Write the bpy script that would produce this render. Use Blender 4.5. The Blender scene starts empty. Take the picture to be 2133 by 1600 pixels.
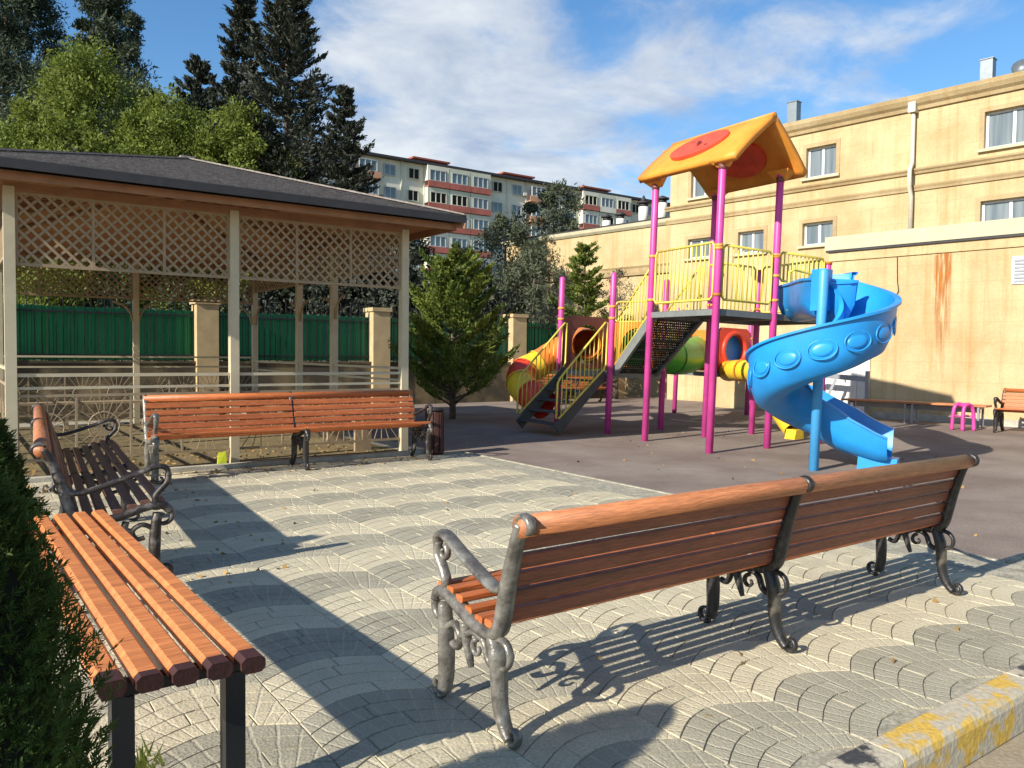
import bpy, bmesh, math, random
import numpy as np
from mathutils import Vector, Matrix
from mathutils.geometry import tessellate_polygon

random.seed(7)
rng = np.random.default_rng(7)
R = math.radians
sc = bpy.context.scene
COL = sc.collection

# World axes: X runs along the long benches, Y runs across them (away from the road), Z up.
# ------------------------------------------------------------------ camera
FPX = 1650.0
CAM_H = 1.42
_p = math.atan(64.5 / FPX); _rho = 0.0105; _a = R(35.5)
def to_world(x, y, z=0.0):
    return Vector((x * math.cos(_a) + y * math.sin(_a), -x * math.sin(_a) + y * math.cos(_a), z))
_f = to_world(0, math.cos(_p), -math.sin(_p))
_r0 = to_world(1, 0, 0)
_u0 = to_world(0, math.sin(_p), math.cos(_p))
_cr = math.cos(_rho) * _r0 + math.sin(_rho) * _u0
_cu = -math.sin(_rho) * _r0 + math.cos(_rho) * _u0
cam_d = bpy.data.cameras.new('camera')
cam = bpy.data.objects.new('camera', cam_d); COL.objects.link(cam)
cam_d.sensor_width = 36.0
cam_d.lens = 36.0 * FPX / 2133.0
cam_d.clip_start = 0.05; cam_d.clip_end = 3000
m = Matrix(((_cr.x, _cu.x, -_f.x, 0), (_cr.y, _cu.y, -_f.y, 0), (_cr.z, _cu.z, -_f.z, CAM_H), (0, 0, 0, 1)))
cam.matrix_world = m
sc.camera = cam
def at(px, d):
    """ground position (x, y) in the direction of photo column px, d metres ahead"""
    w = to_world((px - 1066.5) / FPX * d, d)
    return w.x, w.y

# ------------------------------------------------------------------ sky and sun
SUN_EL = R(28.0)
SH = Vector((0.988, 0.152, 0)).normalized()          # direction in which shadows fall
wld = bpy.data.worlds.new('World'); sc.world = wld; wld.use_nodes = True
nt = wld.node_tree; nt.nodes.clear()
N = nt.nodes.new; L = nt.links.new
out = N('ShaderNodeOutputWorld'); bg = N('ShaderNodeBackground'); bg.inputs['Strength'].default_value = 0.05
sky = N('ShaderNodeTexSky'); sky.sky_type = 'NISHITA'; sky.sun_disc = False
sky.sun_elevation = SUN_EL
to_sun = -SH
sky.sun_rotation = math.atan2(to_sun.x, to_sun.y)
sky.altitude = 0; sky.air_density = 1.0; sky.dust_density = 0.3; sky.ozone_density = 2.5
tc = N('ShaderNodeTexCoord')
sep = N('ShaderNodeSeparateXYZ'); L(tc.outputs['Generated'], sep.inputs[0])
zc = N('ShaderNodeMath'); zc.operation = 'MAXIMUM'; zc.inputs[1].default_value = 0.0; L(sep.outputs['Z'], zc.inputs[0])
za = N('ShaderNodeMath'); za.operation = 'ADD'; za.inputs[1].default_value = 0.16; L(zc.outputs[0], za.inputs[0])
dx = N('ShaderNodeMath'); dx.operation = 'DIVIDE'; L(sep.outputs['X'], dx.inputs[0]); L(za.outputs[0], dx.inputs[1])
dy = N('ShaderNodeMath'); dy.operation = 'DIVIDE'; L(sep.outputs['Y'], dy.inputs[0]); L(za.outputs[0], dy.inputs[1])
cmb = N('ShaderNodeCombineXYZ'); L(dx.outputs[0], cmb.inputs[0]); L(dy.outputs[0], cmb.inputs[1])
def cloud_noise(scale, detail, rough, off, dist=0.0):
    mp = N('ShaderNodeMapping'); mp.inputs['Location'].default_value = off; L(cmb.outputs[0], mp.inputs[0])
    n = N('ShaderNodeTexNoise'); n.inputs['Scale'].default_value = scale; n.inputs['Detail'].default_value = detail
    n.inputs['Roughness'].default_value = rough; n.inputs['Distortion'].default_value = dist
    L(mp.outputs[0], n.inputs['Vector']); return n
n1 = cloud_noise(2.7, 11, 0.60, (3.1, 1.7, 0), 0.25)
# where the big cloud banks stand (directions towards photo columns / rows)
def sky_dir(px, py):
    d = _f + (px - 1066.5) / FPX * _cr + (800 - py) / FPX * _cu
    return d.normalized()
def bank(px, py, rad, amt):
    d = sky_dir(px, py)
    dp = N('ShaderNodeVectorMath'); dp.operation = 'DOT_PRODUCT'; dp.inputs[1].default_value = d
    nrm = N('ShaderNodeVectorMath'); nrm.operation = 'NORMALIZE'; L(tc.outputs['Generated'], nrm.inputs[0]); L(nrm.outputs[0], dp.inputs[0])
    mr = N('ShaderNodeMapRange'); mr.interpolation_type = 'SMOOTHSTEP'
    mr.inputs['From Min'].default_value = math.cos(rad); mr.inputs['From Max'].default_value = 1.0
    mr.inputs['To Min'].default_value = 0.0; mr.inputs['To Max'].default_value = amt
    L(dp.outputs['Value'], mr.inputs['Value']); return mr.outputs[0]
acc = n1.outputs['Fac']
for b in ((860, 110, 0.17, 0.165), (1080, 190, 0.19, 0.15), (790, 250, 0.15, 0.13), (1480, 80, 0.14, 0.17), (1250, 310, .20, .13), (1030, 310, .10, .08), (1780, 60, 0.15, 0.10),
          (380, 60, 0.15, -0.30), (250, 150, 0.15, -0.2), (1980, 210, 0.10, -0.06), (1240, 70, .07, -.10), (1680, 250, .08, -.06)):
    ad = N('ShaderNodeMath'); ad.operation = 'ADD'; L(acc, ad.inputs[0]); L(bank(*b), ad.inputs[1]); acc = ad.outputs[0]
cr1 = N('ShaderNodeMapRange'); cr1.interpolation_type = 'SMOOTHSTEP'
cr1.inputs['From Min'].default_value = 0.51; cr1.inputs['From Max'].default_value = 0.80
cr1.inputs['To Max'].default_value = 0.90; L(acc, cr1.inputs['Value'])
n2 = cloud_noise(2.7, 9, 0.62, (3.16, 1.62, 0), 0.3)
cr2 = N('ShaderNodeMapRange'); cr2.inputs['From Min'].default_value = 0.32; cr2.inputs['From Max'].default_value = 0.68; L(n2.outputs['Fac'], cr2.inputs['Value'])
ccol = N('ShaderNodeMixRGB'); ccol.inputs[1].default_value = (5.4, 6.5, 8.6, 1); ccol.inputs[2].default_value = (11.2, 11.7, 12.0, 1)
L(cr2.outputs[0], ccol.inputs[0])
hs = N('ShaderNodeHueSaturation'); hs.inputs['Saturation'].default_value = 1.22; hs.inputs['Value'].default_value = 2.3
hs.inputs['Hue'].default_value = 0.5; L(sky.outputs[0], hs.inputs['Color'])
mixc = N('ShaderNodeMixRGB'); L(cr1.outputs[0], mixc.inputs[0]); L(hs.outputs[0], mixc.inputs[1]); L(ccol.outputs[0], mixc.inputs[2])
L(mixc.outputs[0], bg.inputs['Color']); L(bg.outputs[0], out.inputs[0])

sun_d = bpy.data.lights.new('sun', 'SUN'); sun_d.energy = 5.0; sun_d.angle = R(0.55); sun_d.color = (1.0, 0.945, 0.84)
sun = bpy.data.objects.new('sun', sun_d); COL.objects.link(sun)
sdir = Vector((SH.x * math.cos(SUN_EL), SH.y * math.cos(SUN_EL), -math.sin(SUN_EL)))
sun.rotation_euler = sdir.to_track_quat('-Z', 'Y').to_euler()
sun.location = (-8, -6, 20)
sc.view_settings.view_transform = 'Standard'
try: sc.view_settings.look = 'None'
except Exception: pass
sc.view_settings.exposure = 0.66; sc.view_settings.gamma = 1.0
sc.view_settings.use_curve_mapping = False
try:
    sc.cycles.max_bounces = 6; sc.cycles.diffuse_bounces = 3; sc.cycles.glossy_bounces = 3
    sc.cycles.transparent_max_bounces = 6; sc.cycles.use_denoising = True
except Exception: pass

# ------------------------------------------------------------------ materials
MATS = {}
def mat(name, base, rough=0.7, var=0.18, scale=6.0, bump=0.0, bscale=60.0, metal=0.0, spec=0.4, base2=None, mix=None, stretch=None,
        fine=0.0, translucent=0.0, coords='Object', detail=5, coat=0.0):
    """colour varied by noise (towards base2 where given), fine grain, bump"""
    if name in MATS: return MATS[name]
    mt = bpy.data.materials.new(name); mt.use_nodes = True
    t = mt.node_tree; b = t.nodes['Principled BSDF']; A = t.nodes.new; K = t.links.new
    b.inputs['Roughness'].default_value = rough; b.inputs['Metallic'].default_value = metal
    b.inputs['Specular IOR Level'].default_value = spec
    if coat: b.inputs['Coat Weight'].default_value = coat; b.inputs['Coat Roughness'].default_value = .15
    tcn = A('ShaderNodeTexCoord'); mp = A('ShaderNodeMapping'); K(tcn.outputs[coords], mp.inputs[0])
    if stretch: mp.inputs['Scale'].default_value = stretch
    n = A('ShaderNodeTexNoise'); n.inputs['Scale'].default_value = scale; n.inputs['Detail'].default_value = detail; n.inputs['Roughness'].default_value = .62
    K(mp.outputs[0], n.inputs['Vector'])
    rp = A('ShaderNodeValToRGB'); K(n.outputs['Fac'], rp.inputs[0])
    if base2 is None:
        c1 = [max(0, c * (1 - var)) for c in base]; c2 = [min(1, c * (1 + var)) for c in base]
        rp.color_ramp.elements[0].position = .3; rp.color_ramp.elements[1].position = .7
    else:
        c1, c2 = base, base2
        lo, hi = mix or (.4, .6)
        rp.color_ramp.elements[0].position = lo; rp.color_ramp.elements[1].position = hi
    rp.color_ramp.elements[0].color = (*c1, 1); rp.color_ramp.elements[1].color = (*c2, 1)
    colr = rp.outputs[0]
    if fine:
        nf = A('ShaderNodeTexNoise'); nf.inputs['Scale'].default_value = bscale; nf.inputs['Detail'].default_value = 3; K(mp.outputs[0], nf.inputs['Vector'])
        mr = A('ShaderNodeMapRange'); mr.inputs['From Min'].default_value = .3; mr.inputs['From Max'].default_value = .7
        mr.inputs['To Min'].default_value = 1 - fine; mr.inputs['To Max'].default_value = 1 + fine; K(nf.outputs['Fac'], mr.inputs['Value'])
        mx = A('ShaderNodeVectorMath'); mx.operation = 'SCALE'; K(colr, mx.inputs[0]); K(mr.outputs[0], mx.inputs['Scale']); colr = mx.outputs[0]
    K(colr, b.inputs['Base Color'])
    if bump:
        nb = A('ShaderNodeTexNoise'); nb.inputs['Scale'].default_value = bscale; nb.inputs['Detail'].default_value = 4; K(mp.outputs[0], nb.inputs['Vector'])
        bp = A('ShaderNodeBump'); bp.inputs['Strength'].default_value = bump; bp.inputs['Distance'].default_value = .01
        K(nb.outputs['Fac'], bp.inputs['Height']); K(bp.outputs[0], b.inputs['Normal'])
    if translucent:
        tr = A('ShaderNodeBsdfTranslucent'); K(colr, tr.inputs['Color'])
        ms = A('ShaderNodeMixShader'); ms.inputs[0].default_value = translucent
        K(b.outputs[0], ms.inputs[1]); K(tr.outputs[0], ms.inputs[2]); K(ms.outputs[0], t.nodes['Material Output'].inputs[0])
    MATS[name] = mt
    return mt

def wood(name, c, var=.25):
    return mat(name, c, rough=.42, var=var, scale=5, bump=.3, bscale=40, stretch=(.35, 5, 5), fine=.24, spec=.45)
M_WOOD_ORANGE = wood('orange wood stain', (.44, .125, .035))
M_WOOD_BRIGHT = wood('bright orange wood', (.60, .20, .06))
M_WOOD_BROWN = wood('reddish brown stain with shade', (.20, .058, .028), .38)  # brown stain, darkened further because the bench back is in shade
M_WOOD_TOP = wood('worn sunlit top rail wood', (.40, .15, .06), .3)  # lighter copy of the bench wood where the rail catches sun
M_WOOD_DARK = wood('dark brown stain with shade', (.17, .075, .05))  # brown stain with the bench's own shade put into the colour
M_ENDCAP = mat('brown painted end grain', (.052, .017, .013), rough=.6, var=.2, bump=.2)
M_IRON_SILVER = mat('black iron with silver patina and glints', (.085, .075, .064), rough=.36, base2=(.29, .27, .23), mix=(.34, .70), scale=15, metal=.35, bump=.3, bscale=70, spec=.5)  # silver mottling stands for sun reflections on black iron, besides patina
M_IRON_DARK = mat('black painted iron', (.022, .02, .019), rough=.4, base2=(.17, .145, .11), mix=(.52, .80), scale=7, metal=.1, bump=.3, bscale=70, spec=.5)
M_IRON_BROWN = mat('brown black iron', (.03, .023, .02), rough=.45, base2=(.30, .27, .24), mix=(.48, .78), scale=9, metal=.1, bump=.3, bscale=70)
M_BLACK = mat('black metal paint', (.018, .018, .02), rough=.45, var=.2)
M_CREAM = mat('cream concrete paver', (.545, .475, .325), rough=.9, var=.13, scale=1.6, bump=.5, bscale=90, fine=.16, spec=.2)
M_CREAM2 = mat('cream concrete paver worn', (.505, .44, .30), rough=.9, var=.2, scale=2.6, bump=.5, bscale=80, fine=.18, spec=.2)
M_GREY = mat('grey concrete paver', (.365, .33, .24), rough=.9, var=.14, scale=1.8, bump=.5, bscale=90, fine=.16, spec=.2)
M_GREY2 = mat('grey concrete paver worn', (.33, .30, .22), rough=.9, var=.2, scale=2.4, bump=.5, bscale=80, fine=.18, spec=.2)
def add_fan_grooves(mt, W=.56):
    """shallow stamped lines fanning out over each paver (tile-local coordinates)"""
    t = mt.node_tree; b = t.nodes['Principled BSDF']; A = t.nodes.new; K = t.links.new
    tcn = A('ShaderNodeTexCoord'); sp = A('ShaderNodeSeparateXYZ'); K(tcn.outputs['Object'], sp.inputs[0])
    ad = A('ShaderNodeMath'); ad.operation = 'ADD'; ad.inputs[1].default_value = .42; K(sp.outputs['Y'], ad.inputs[0])
    at_ = A('ShaderNodeMath'); at_.operation = 'ARCTAN2'; K(sp.outputs['X'], at_.inputs[0]); K(ad.outputs[0], at_.inputs[1])
    ns = A('ShaderNodeTexNoise'); ns.inputs['Scale'].default_value = 14; K(tcn.outputs['Object'], ns.inputs['Vector'])
    mu = A('ShaderNodeMath'); mu.operation = 'MULTIPLY_ADD'; mu.inputs[1].default_value = .035; K(ns.outputs['Fac'], mu.inputs[0]); K(at_.outputs[0], mu.inputs[2])
    m2 = A('ShaderNodeMath'); m2.operation = 'MULTIPLY'; m2.inputs[1].default_value = 46; K(mu.outputs[0], m2.inputs[0])
    sn = A('ShaderNodeMath'); sn.operation = 'SINE'; K(m2.outputs[0], sn.inputs[0])
    mr = A('ShaderNodeMapRange'); mr.inputs['From Min'].default_value = .80; mr.inputs['From Max'].default_value = 1.0; K(sn.outputs[0], mr.inputs['Value'])
    src = b.inputs['Base Color'].links[0].from_socket
    mx = A('ShaderNodeMixRGB'); mx.inputs[2].default_value = (.57, .51, .38, 1)
    fm = A('ShaderNodeMath'); fm.operation = 'MULTIPLY'; fm.inputs[1].default_value = .26; K(mr.outputs[0], fm.inputs[0]); K(fm.outputs[0], mx.inputs[0]); K(src, mx.inputs[1]); K(mx.outputs[0], b.inputs['Base Color'])
    bp = A('ShaderNodeBump'); bp.inputs['Strength'].default_value = .5; bp.inputs['Distance'].default_value = .004; bp.invert = True
    old = b.inputs['Normal'].links[0].from_socket; K(old, bp.inputs['Normal']); K(mr.outputs[0], bp.inputs['Height']); K(bp.outputs[0], b.inputs['Normal'])
for mm_ in (M_CREAM, M_CREAM2, M_GREY, M_GREY2): add_fan_grooves(mm_)
M_JOINT = mat('pale sand in joints', (.34, .31, .235), rough=1, var=.3, scale=9, fine=.3, bscale=70, spec=.1)
M_EARTH = mat('dry leaf strewn earth', (.23, .18, .09), rough=1, base2=(.13, .10, .06), mix=(.35, .7), scale=3, bump=.6, bscale=30, fine=.3, spec=.1)
M_ROAD = mat('dusty concrete road', (.30, .245, .17), rough=.95, var=.22, scale=1.3, bump=.4, bscale=60, fine=.15, spec=.2)
M_RUBBER = mat('dusty brown rubber floor', (.195, .148, .122), rough=.95, base2=(.30, .25, .205), mix=(.38, .74), scale=.75, bump=.6, bscale=120, fine=.24, detail=9, spec=.15)
M_CONCRETE = mat('weathered concrete', (.40, .37, .30), rough=.95, var=.25, scale=4, bump=.4, bscale=50, fine=.15)
M_POST_CREAM = mat('cream steel paint', (.50, .43, .29), rough=.5, var=.12, scale=3, spec=.4)
M_LATTICE = mat('beige lattice', (.31, .23, .14), rough=.7, var=.15)
M_SOFFIT = mat('brown boarded ceiling', (.40, .20, .09), rough=.7, var=.25, scale=4, stretch=(1, 9, 1))
M_ROOF = mat('grey brown shingle', (.20, .17, .15), rough=.9, base2=(.30, .26, .23), mix=(.35, .65), scale=14, bump=.5, bscale=40, fine=.25)
M_FASCIA = mat('dark fascia', (.035, .033, .035), rough=.6, var=.2)
M_FASCIA_WOOD = mat('brown fascia board', (.28, .14, .07), rough=.6, var=.2, scale=5)
M_GREEN = mat('green profiled sheet', (.016, .23, .085), rough=.5, var=.18, scale=1.5)
M_PLINTH = mat('plinth render mottled with shade', (.065, .052, .035), rough=.95, base2=(.22, .165, .085), mix=(.45, .68), scale=1.2, fine=.2)  # dark tone stands for shade, yellow patches for the sunlit wall
M_PILLAR = mat('beige stone pillar', (.46, .34, .18), rough=.9, var=.16, scale=3, bump=.3, fine=.1)
M_WALL = None
M_WHITE = mat('white paint', (.64, .62, .57), rough=.6, var=.06, scale=3)
M_PVC = mat('white window frame', (.62, .63, .63), rough=.35, var=.03)
M_PIPE = mat('cream downpipe', (.50, .46, .36), rough=.5, var=.08)
M_DUCT = mat('galvanised duct', (.20, .225, .24), rough=.45, metal=.5, var=.15)
M_PARAPET = mat('pale painted parapet', (.44, .405, .275), rough=.85, var=.1, scale=2.2, fine=.06)
M_PINK = mat('pink powder coat', (.54, .055, .26), rough=.44, var=.22, scale=2.2, spec=.5)
M_YELLOW = mat('yellow powder coat', (.66, .53, .085), rough=.45, var=.12, spec=.45)
M_CLAMP = mat('orange plastic clamp', (.72, .30, .06), rough=.4, var=.08)
M_BLUE = mat('sky blue plastic', (.016, .25, .62), rough=.38, var=.2, scale=1.6, bump=.08, bscale=14, spec=.5)
M_BLUE_PALE = mat('pale blue plastic post', (.06, .31, .62), rough=.42, var=.08)
M_ORANGE = mat('orange roof plastic', (.70, .265, .032), rough=.55, var=.2, scale=2, spec=.45)
M_RED = mat('red plastic', (.62, .05, .025), rough=.4, var=.1)
M_RED_MARK = mat('faded red roof disc', (.64, .075, .035), rough=.5, var=.2)
M_DKRED = mat('dark print', (.12, .015, .01), rough=.5)
M_YEL_PLASTIC = mat('yellow plastic tube', (.76, .50, .03), rough=.4, var=.08)
M_ORG_PLASTIC = mat('orange plastic tube', (.72, .20, .03), rough=.4, var=.1)
M_GREEN_PLASTIC = mat('green plastic tube', (.05, .34, .03), rough=.4, var=.1)
M_PURPLE = mat('brown purple panel', (.16, .055, .05), rough=.5, var=.1)
M_DECK = mat('dark rubber coated deck', (.06, .062, .062), rough=.7, var=.2, bump=.4, bscale=50)
M_DECK_EDGE = mat('grey deck edge', (.17, .18, .17), rough=.6, var=.15)
M_KERB = mat('worn painted kerb concrete', (.50, .46, .38), rough=.9, var=.15, scale=3, fine=.12, bump=.4, bscale=50)
M_BARK = mat('bark', (.10, .075, .055), rough=.95, var=.3, scale=8, bump=.6, bscale=20)
M_STEEL = mat('grey steel tube', (.26, .27, .28), rough=.5, metal=.3, var=.12)
M_SHEET = mat('grey sheet metal', (.30, .31, .32), rough=.6, metal=.2, var=.1)
def leafmat(name, c, c2, tl=.25): return mat(name, c, rough=.65, base2=c2, mix=(.35, .68), scale=1.6, translucent=tl, spec=.25, coords='Object', fine=.3, bscale=9)
M_PINE = leafmat('dark pine needles', (.045, .062, .036), (.085, .105, .058), .2)
M_CONIFER = leafmat('black green conifer', (.028, .036, .028), (.066, .072, .048), .14)
M_BRIGHT = leafmat('bright spring leaves', (.13, .17, .03), (.22, .255, .045), .4)
M_CEDAR = leafmat('yellow green cedar sprays', (.085, .13, .024), (.21, .25, .045), .35)
M_BLUEPINE = leafmat('grey green pine', (.07, .085, .05), (.125, .14, .08), .25)
M_THUJA = leafmat('dark thuja', (.05, .095, .02), (.11, .16, .035), .45)
M_OLIVE = leafmat('grey twiggy shrub', (.10, .09, .07), (.15, .14, .11), .2)
M_CORE = mat('dark core with shade in colour', (.012, .016, .008), rough=1, var=.3)  # near-black, shade between the sprays put into the colour

def wall_material(name='yellow stone facing', lo=(.415, .295, .15), hi=(.53, .415, .235), grime=.0):
    """yellow stone facing: faint block joints, mottling, run-off streaks, blown patches"""
    mt = bpy.data.materials.new(name); mt.use_nodes = True
    t = mt.node_tree; b = t.nodes['Principled BSDF']; A = t.nodes.new; K = t.links.new
    b.inputs['Roughness'].default_value = .92; b.inputs['Specular IOR Level'].default_value = .15
    tcn = A('ShaderNodeTexCoord')
    def noise(scale, detail, stretch=None, rough=.62):
        mp = A('ShaderNodeMapping'); K(tcn.outputs['Object'], mp.inputs[0])
        if stretch: mp.inputs['Scale'].default_value = stretch
        n = A('ShaderNodeTexNoise'); n.inputs['Scale'].default_value = scale; n.inputs['Detail'].default_value = detail; n.inputs['Roughness'].default_value = rough
        K(mp.outputs[0], n.inputs['Vector']); return n.outputs['Fac']
    def rng_(o, a, c, d, e):
        r = A('ShaderNodeMapRange'); r.inputs['From Min'].default_value = a; r.inputs['From Max'].default_value = c; r.inputs['To Min'].default_value = d; r.inputs['To Max'].default_value = e
        K(o, r.inputs['Value']); return r.outputs[0]
    def mix(f, a, c):
        m_ = A('ShaderNodeMixRGB'); K(f, m_.inputs[0]); K(a, m_.inputs[1]); m_.inputs[2].default_value = (*c, 1); return m_.outputs[0]
    rp = A('ShaderNodeValToRGB'); K(noise(.75, 8), rp.inputs[0]); e = rp.color_ramp.elements
    e[0].position = .33; e[0].color = (*lo, 1); e[1].position = .64; e[1].color = (*hi, 1)
    c = rp.outputs[0]
    c = mix(rng_(noise(2.0, 7, (2.6, 2.6, .14)), .50, .74, 0, .55), c, (.34, .19, .06))          # streaks
    c = mix(rng_(noise(1.3, 6), .60, .72, 0, .45), c, (.49, .41, .25))                              # paler patches
    c = mix(rng_(noise(5.5, 6), .64, .74, 0, .35), c, (.24, .155, .07))                              # small dark blotches
    # block joints: courses along the wall, 0.45 m high
    mpb = A('ShaderNodeMapping'); mpb.inputs['Rotation'].default_value = (R(90), 0, R(90)); K(tcn.outputs['Object'], mpb.inputs[0])
    sp = A('ShaderNodeSeparateXYZ'); K(tcn.outputs['Object'], sp.inputs[0]); cb = A('ShaderNodeCombineXYZ'); K(sp.outputs['Y'], cb.inputs[0]); K(sp.outputs['Z'], cb.inputs[1])
    bk = A('ShaderNodeTexBrick'); bk.inputs['Scale'].default_value = 1.0; bk.inputs['Mortar Size'].default_value = .006; bk.inputs['Mortar Smooth'].default_value = .6
    bk.inputs['Brick Width'].default_value = .82; bk.inputs['Row Height'].default_value = .44; K(cb.outputs[0], bk.inputs['Vector'])
    c = mix(rng_(bk.outputs['Fac'], 0, 1, 0, .42), c, (.29, .19, .085))
    nf = noise(16, 6, None, .7)
    v = rng_(nf, 0, 1, .80 - grime, 1.18 - grime)
    sc_ = A('ShaderNodeVectorMath'); sc_.operation = 'SCALE'; K(c, sc_.inputs[0]); K(v, sc_.inputs['Scale'])
    K(sc_.outputs[0], b.inputs['Base Color'])
    bp = A('ShaderNodeBump'); bp.inputs['Strength'].default_value = .45; bp.inputs['Distance'].default_value = .02; K(nf, bp.inputs['Height']); K(bp.outputs[0], b.inputs['Normal'])
    return mt
M_WALL = wall_material()
M_MOULD = wall_material('grimy stone moulding', (.33, .24, .125), (.46, .355, .20), .04)
def rust_material():
    mt = bpy.data.materials.new('rust run off'); mt.use_nodes = True
    t = mt.node_tree; b = t.nodes['Principled BSDF']; A = t.nodes.new; K = t.links.new
    b.inputs['Roughness'].default_value = .95
    b.inputs['Base Color'].default_value = (.42, .13, .014, 1)
    tcn = A('ShaderNodeTexCoord'); mp = A('ShaderNodeMapping'); mp.inputs['Scale'].default_value = (9, 9, .7); K(tcn.outputs['Object'], mp.inputs[0])
    n = A('ShaderNodeTexNoise'); n.inputs['Scale'].default_value = 1.6; n.inputs['Detail'].default_value = 5; K(mp.outputs[0], n.inputs['Vector'])
    sp = A('ShaderNodeSeparateXYZ'); K(tcn.outputs['Generated'], sp.inputs[0])
    # fades at its own sides and towards its lower end
    def tri(o, pw):
        a = A('ShaderNodeMath'); a.operation = 'SUBTRACT'; a.inputs[1].default_value = .5; K(o, a.inputs[0])
        c = A('ShaderNodeMath'); c.operation = 'ABSOLUTE'; K(a.outputs[0], c.inputs[0])
        d = A('ShaderNodeMapRange'); d.inputs['From Min'].default_value = .5; d.inputs['From Max'].default_value = .12; K(c.outputs[0], d.inputs['Value']); return d.outputs[0]
    side = tri(sp.outputs['X'], 1)
    dn = A('ShaderNodeMapRange'); dn.inputs['From Min'].default_value = 0; dn.inputs['From Max'].default_value = .75; dn.inputs['To Max'].default_value = 1.0; K(sp.outputs['Z'], dn.inputs['Value'])
    m1 = A('ShaderNodeMath'); m1.operation = 'MULTIPLY'; K(side, m1.inputs[0]); K(dn.outputs[0], m1.inputs[1])
    r = A('ShaderNodeMapRange'); r.inputs['From Min'].default_value = .38; r.inputs['From Max'].default_value = .62; K(n.outputs['Fac'], r.inputs['Value'])
    m2 = A('ShaderNodeMath'); m2.operation = 'MULTIPLY'; K(m1.outputs[0], m2.inputs[0]); K(r.outputs[0], m2.inputs[1])
    K(m2.outputs[0], b.inputs['Alpha'])
    return mt
def glass_material(name, c, rough=.08):
    return mat(name, c, rough=rough, var=.35, scale=.8, spec=.8)
def curtain_glass(name, c1, c2, sc_):
    mt = bpy.data.materials.new(name); mt.use_nodes = True
    t = mt.node_tree; b = t.nodes['Principled BSDF']; A = t.nodes.new; K = t.links.new
    b.inputs['Roughness'].default_value = .12; b.inputs['Specular IOR Level'].default_value = .7
    tcn = A('ShaderNodeTexCoord'); mp = A('ShaderNodeMapping'); mp.inputs['Scale'].default_value = (sc_, sc_, .25); K(tcn.outputs['Object'], mp.inputs[0])
    n = A('ShaderNodeTexNoise'); n.inputs['Scale'].default_value = 1.4; n.inputs['Detail'].default_value = 4; K(mp.outputs[0], n.inputs['Vector'])
    rp = A('ShaderNodeValToRGB'); K(n.outputs['Fac'], rp.inputs[0]); rp.color_ramp.elements[0].position = .36; rp.color_ramp.elements[0].color = (*c1, 1); rp.color_ramp.elements[1].position = .62; rp.color_ramp.elements[1].color = (*c2, 1)
    K(rp.outputs[0], b.inputs['Base Color']); return mt
M_GLASS = curtain_glass('curtained window glass', (.10, .125, .135), (.19, .21, .215), 6)
M_GLASS2 = glass_material('dim flat window', (.13, .17, .18), .15)
M_DARKHOLE = mat('unlit opening', (.012, .010, .010), rough=.9)

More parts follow.
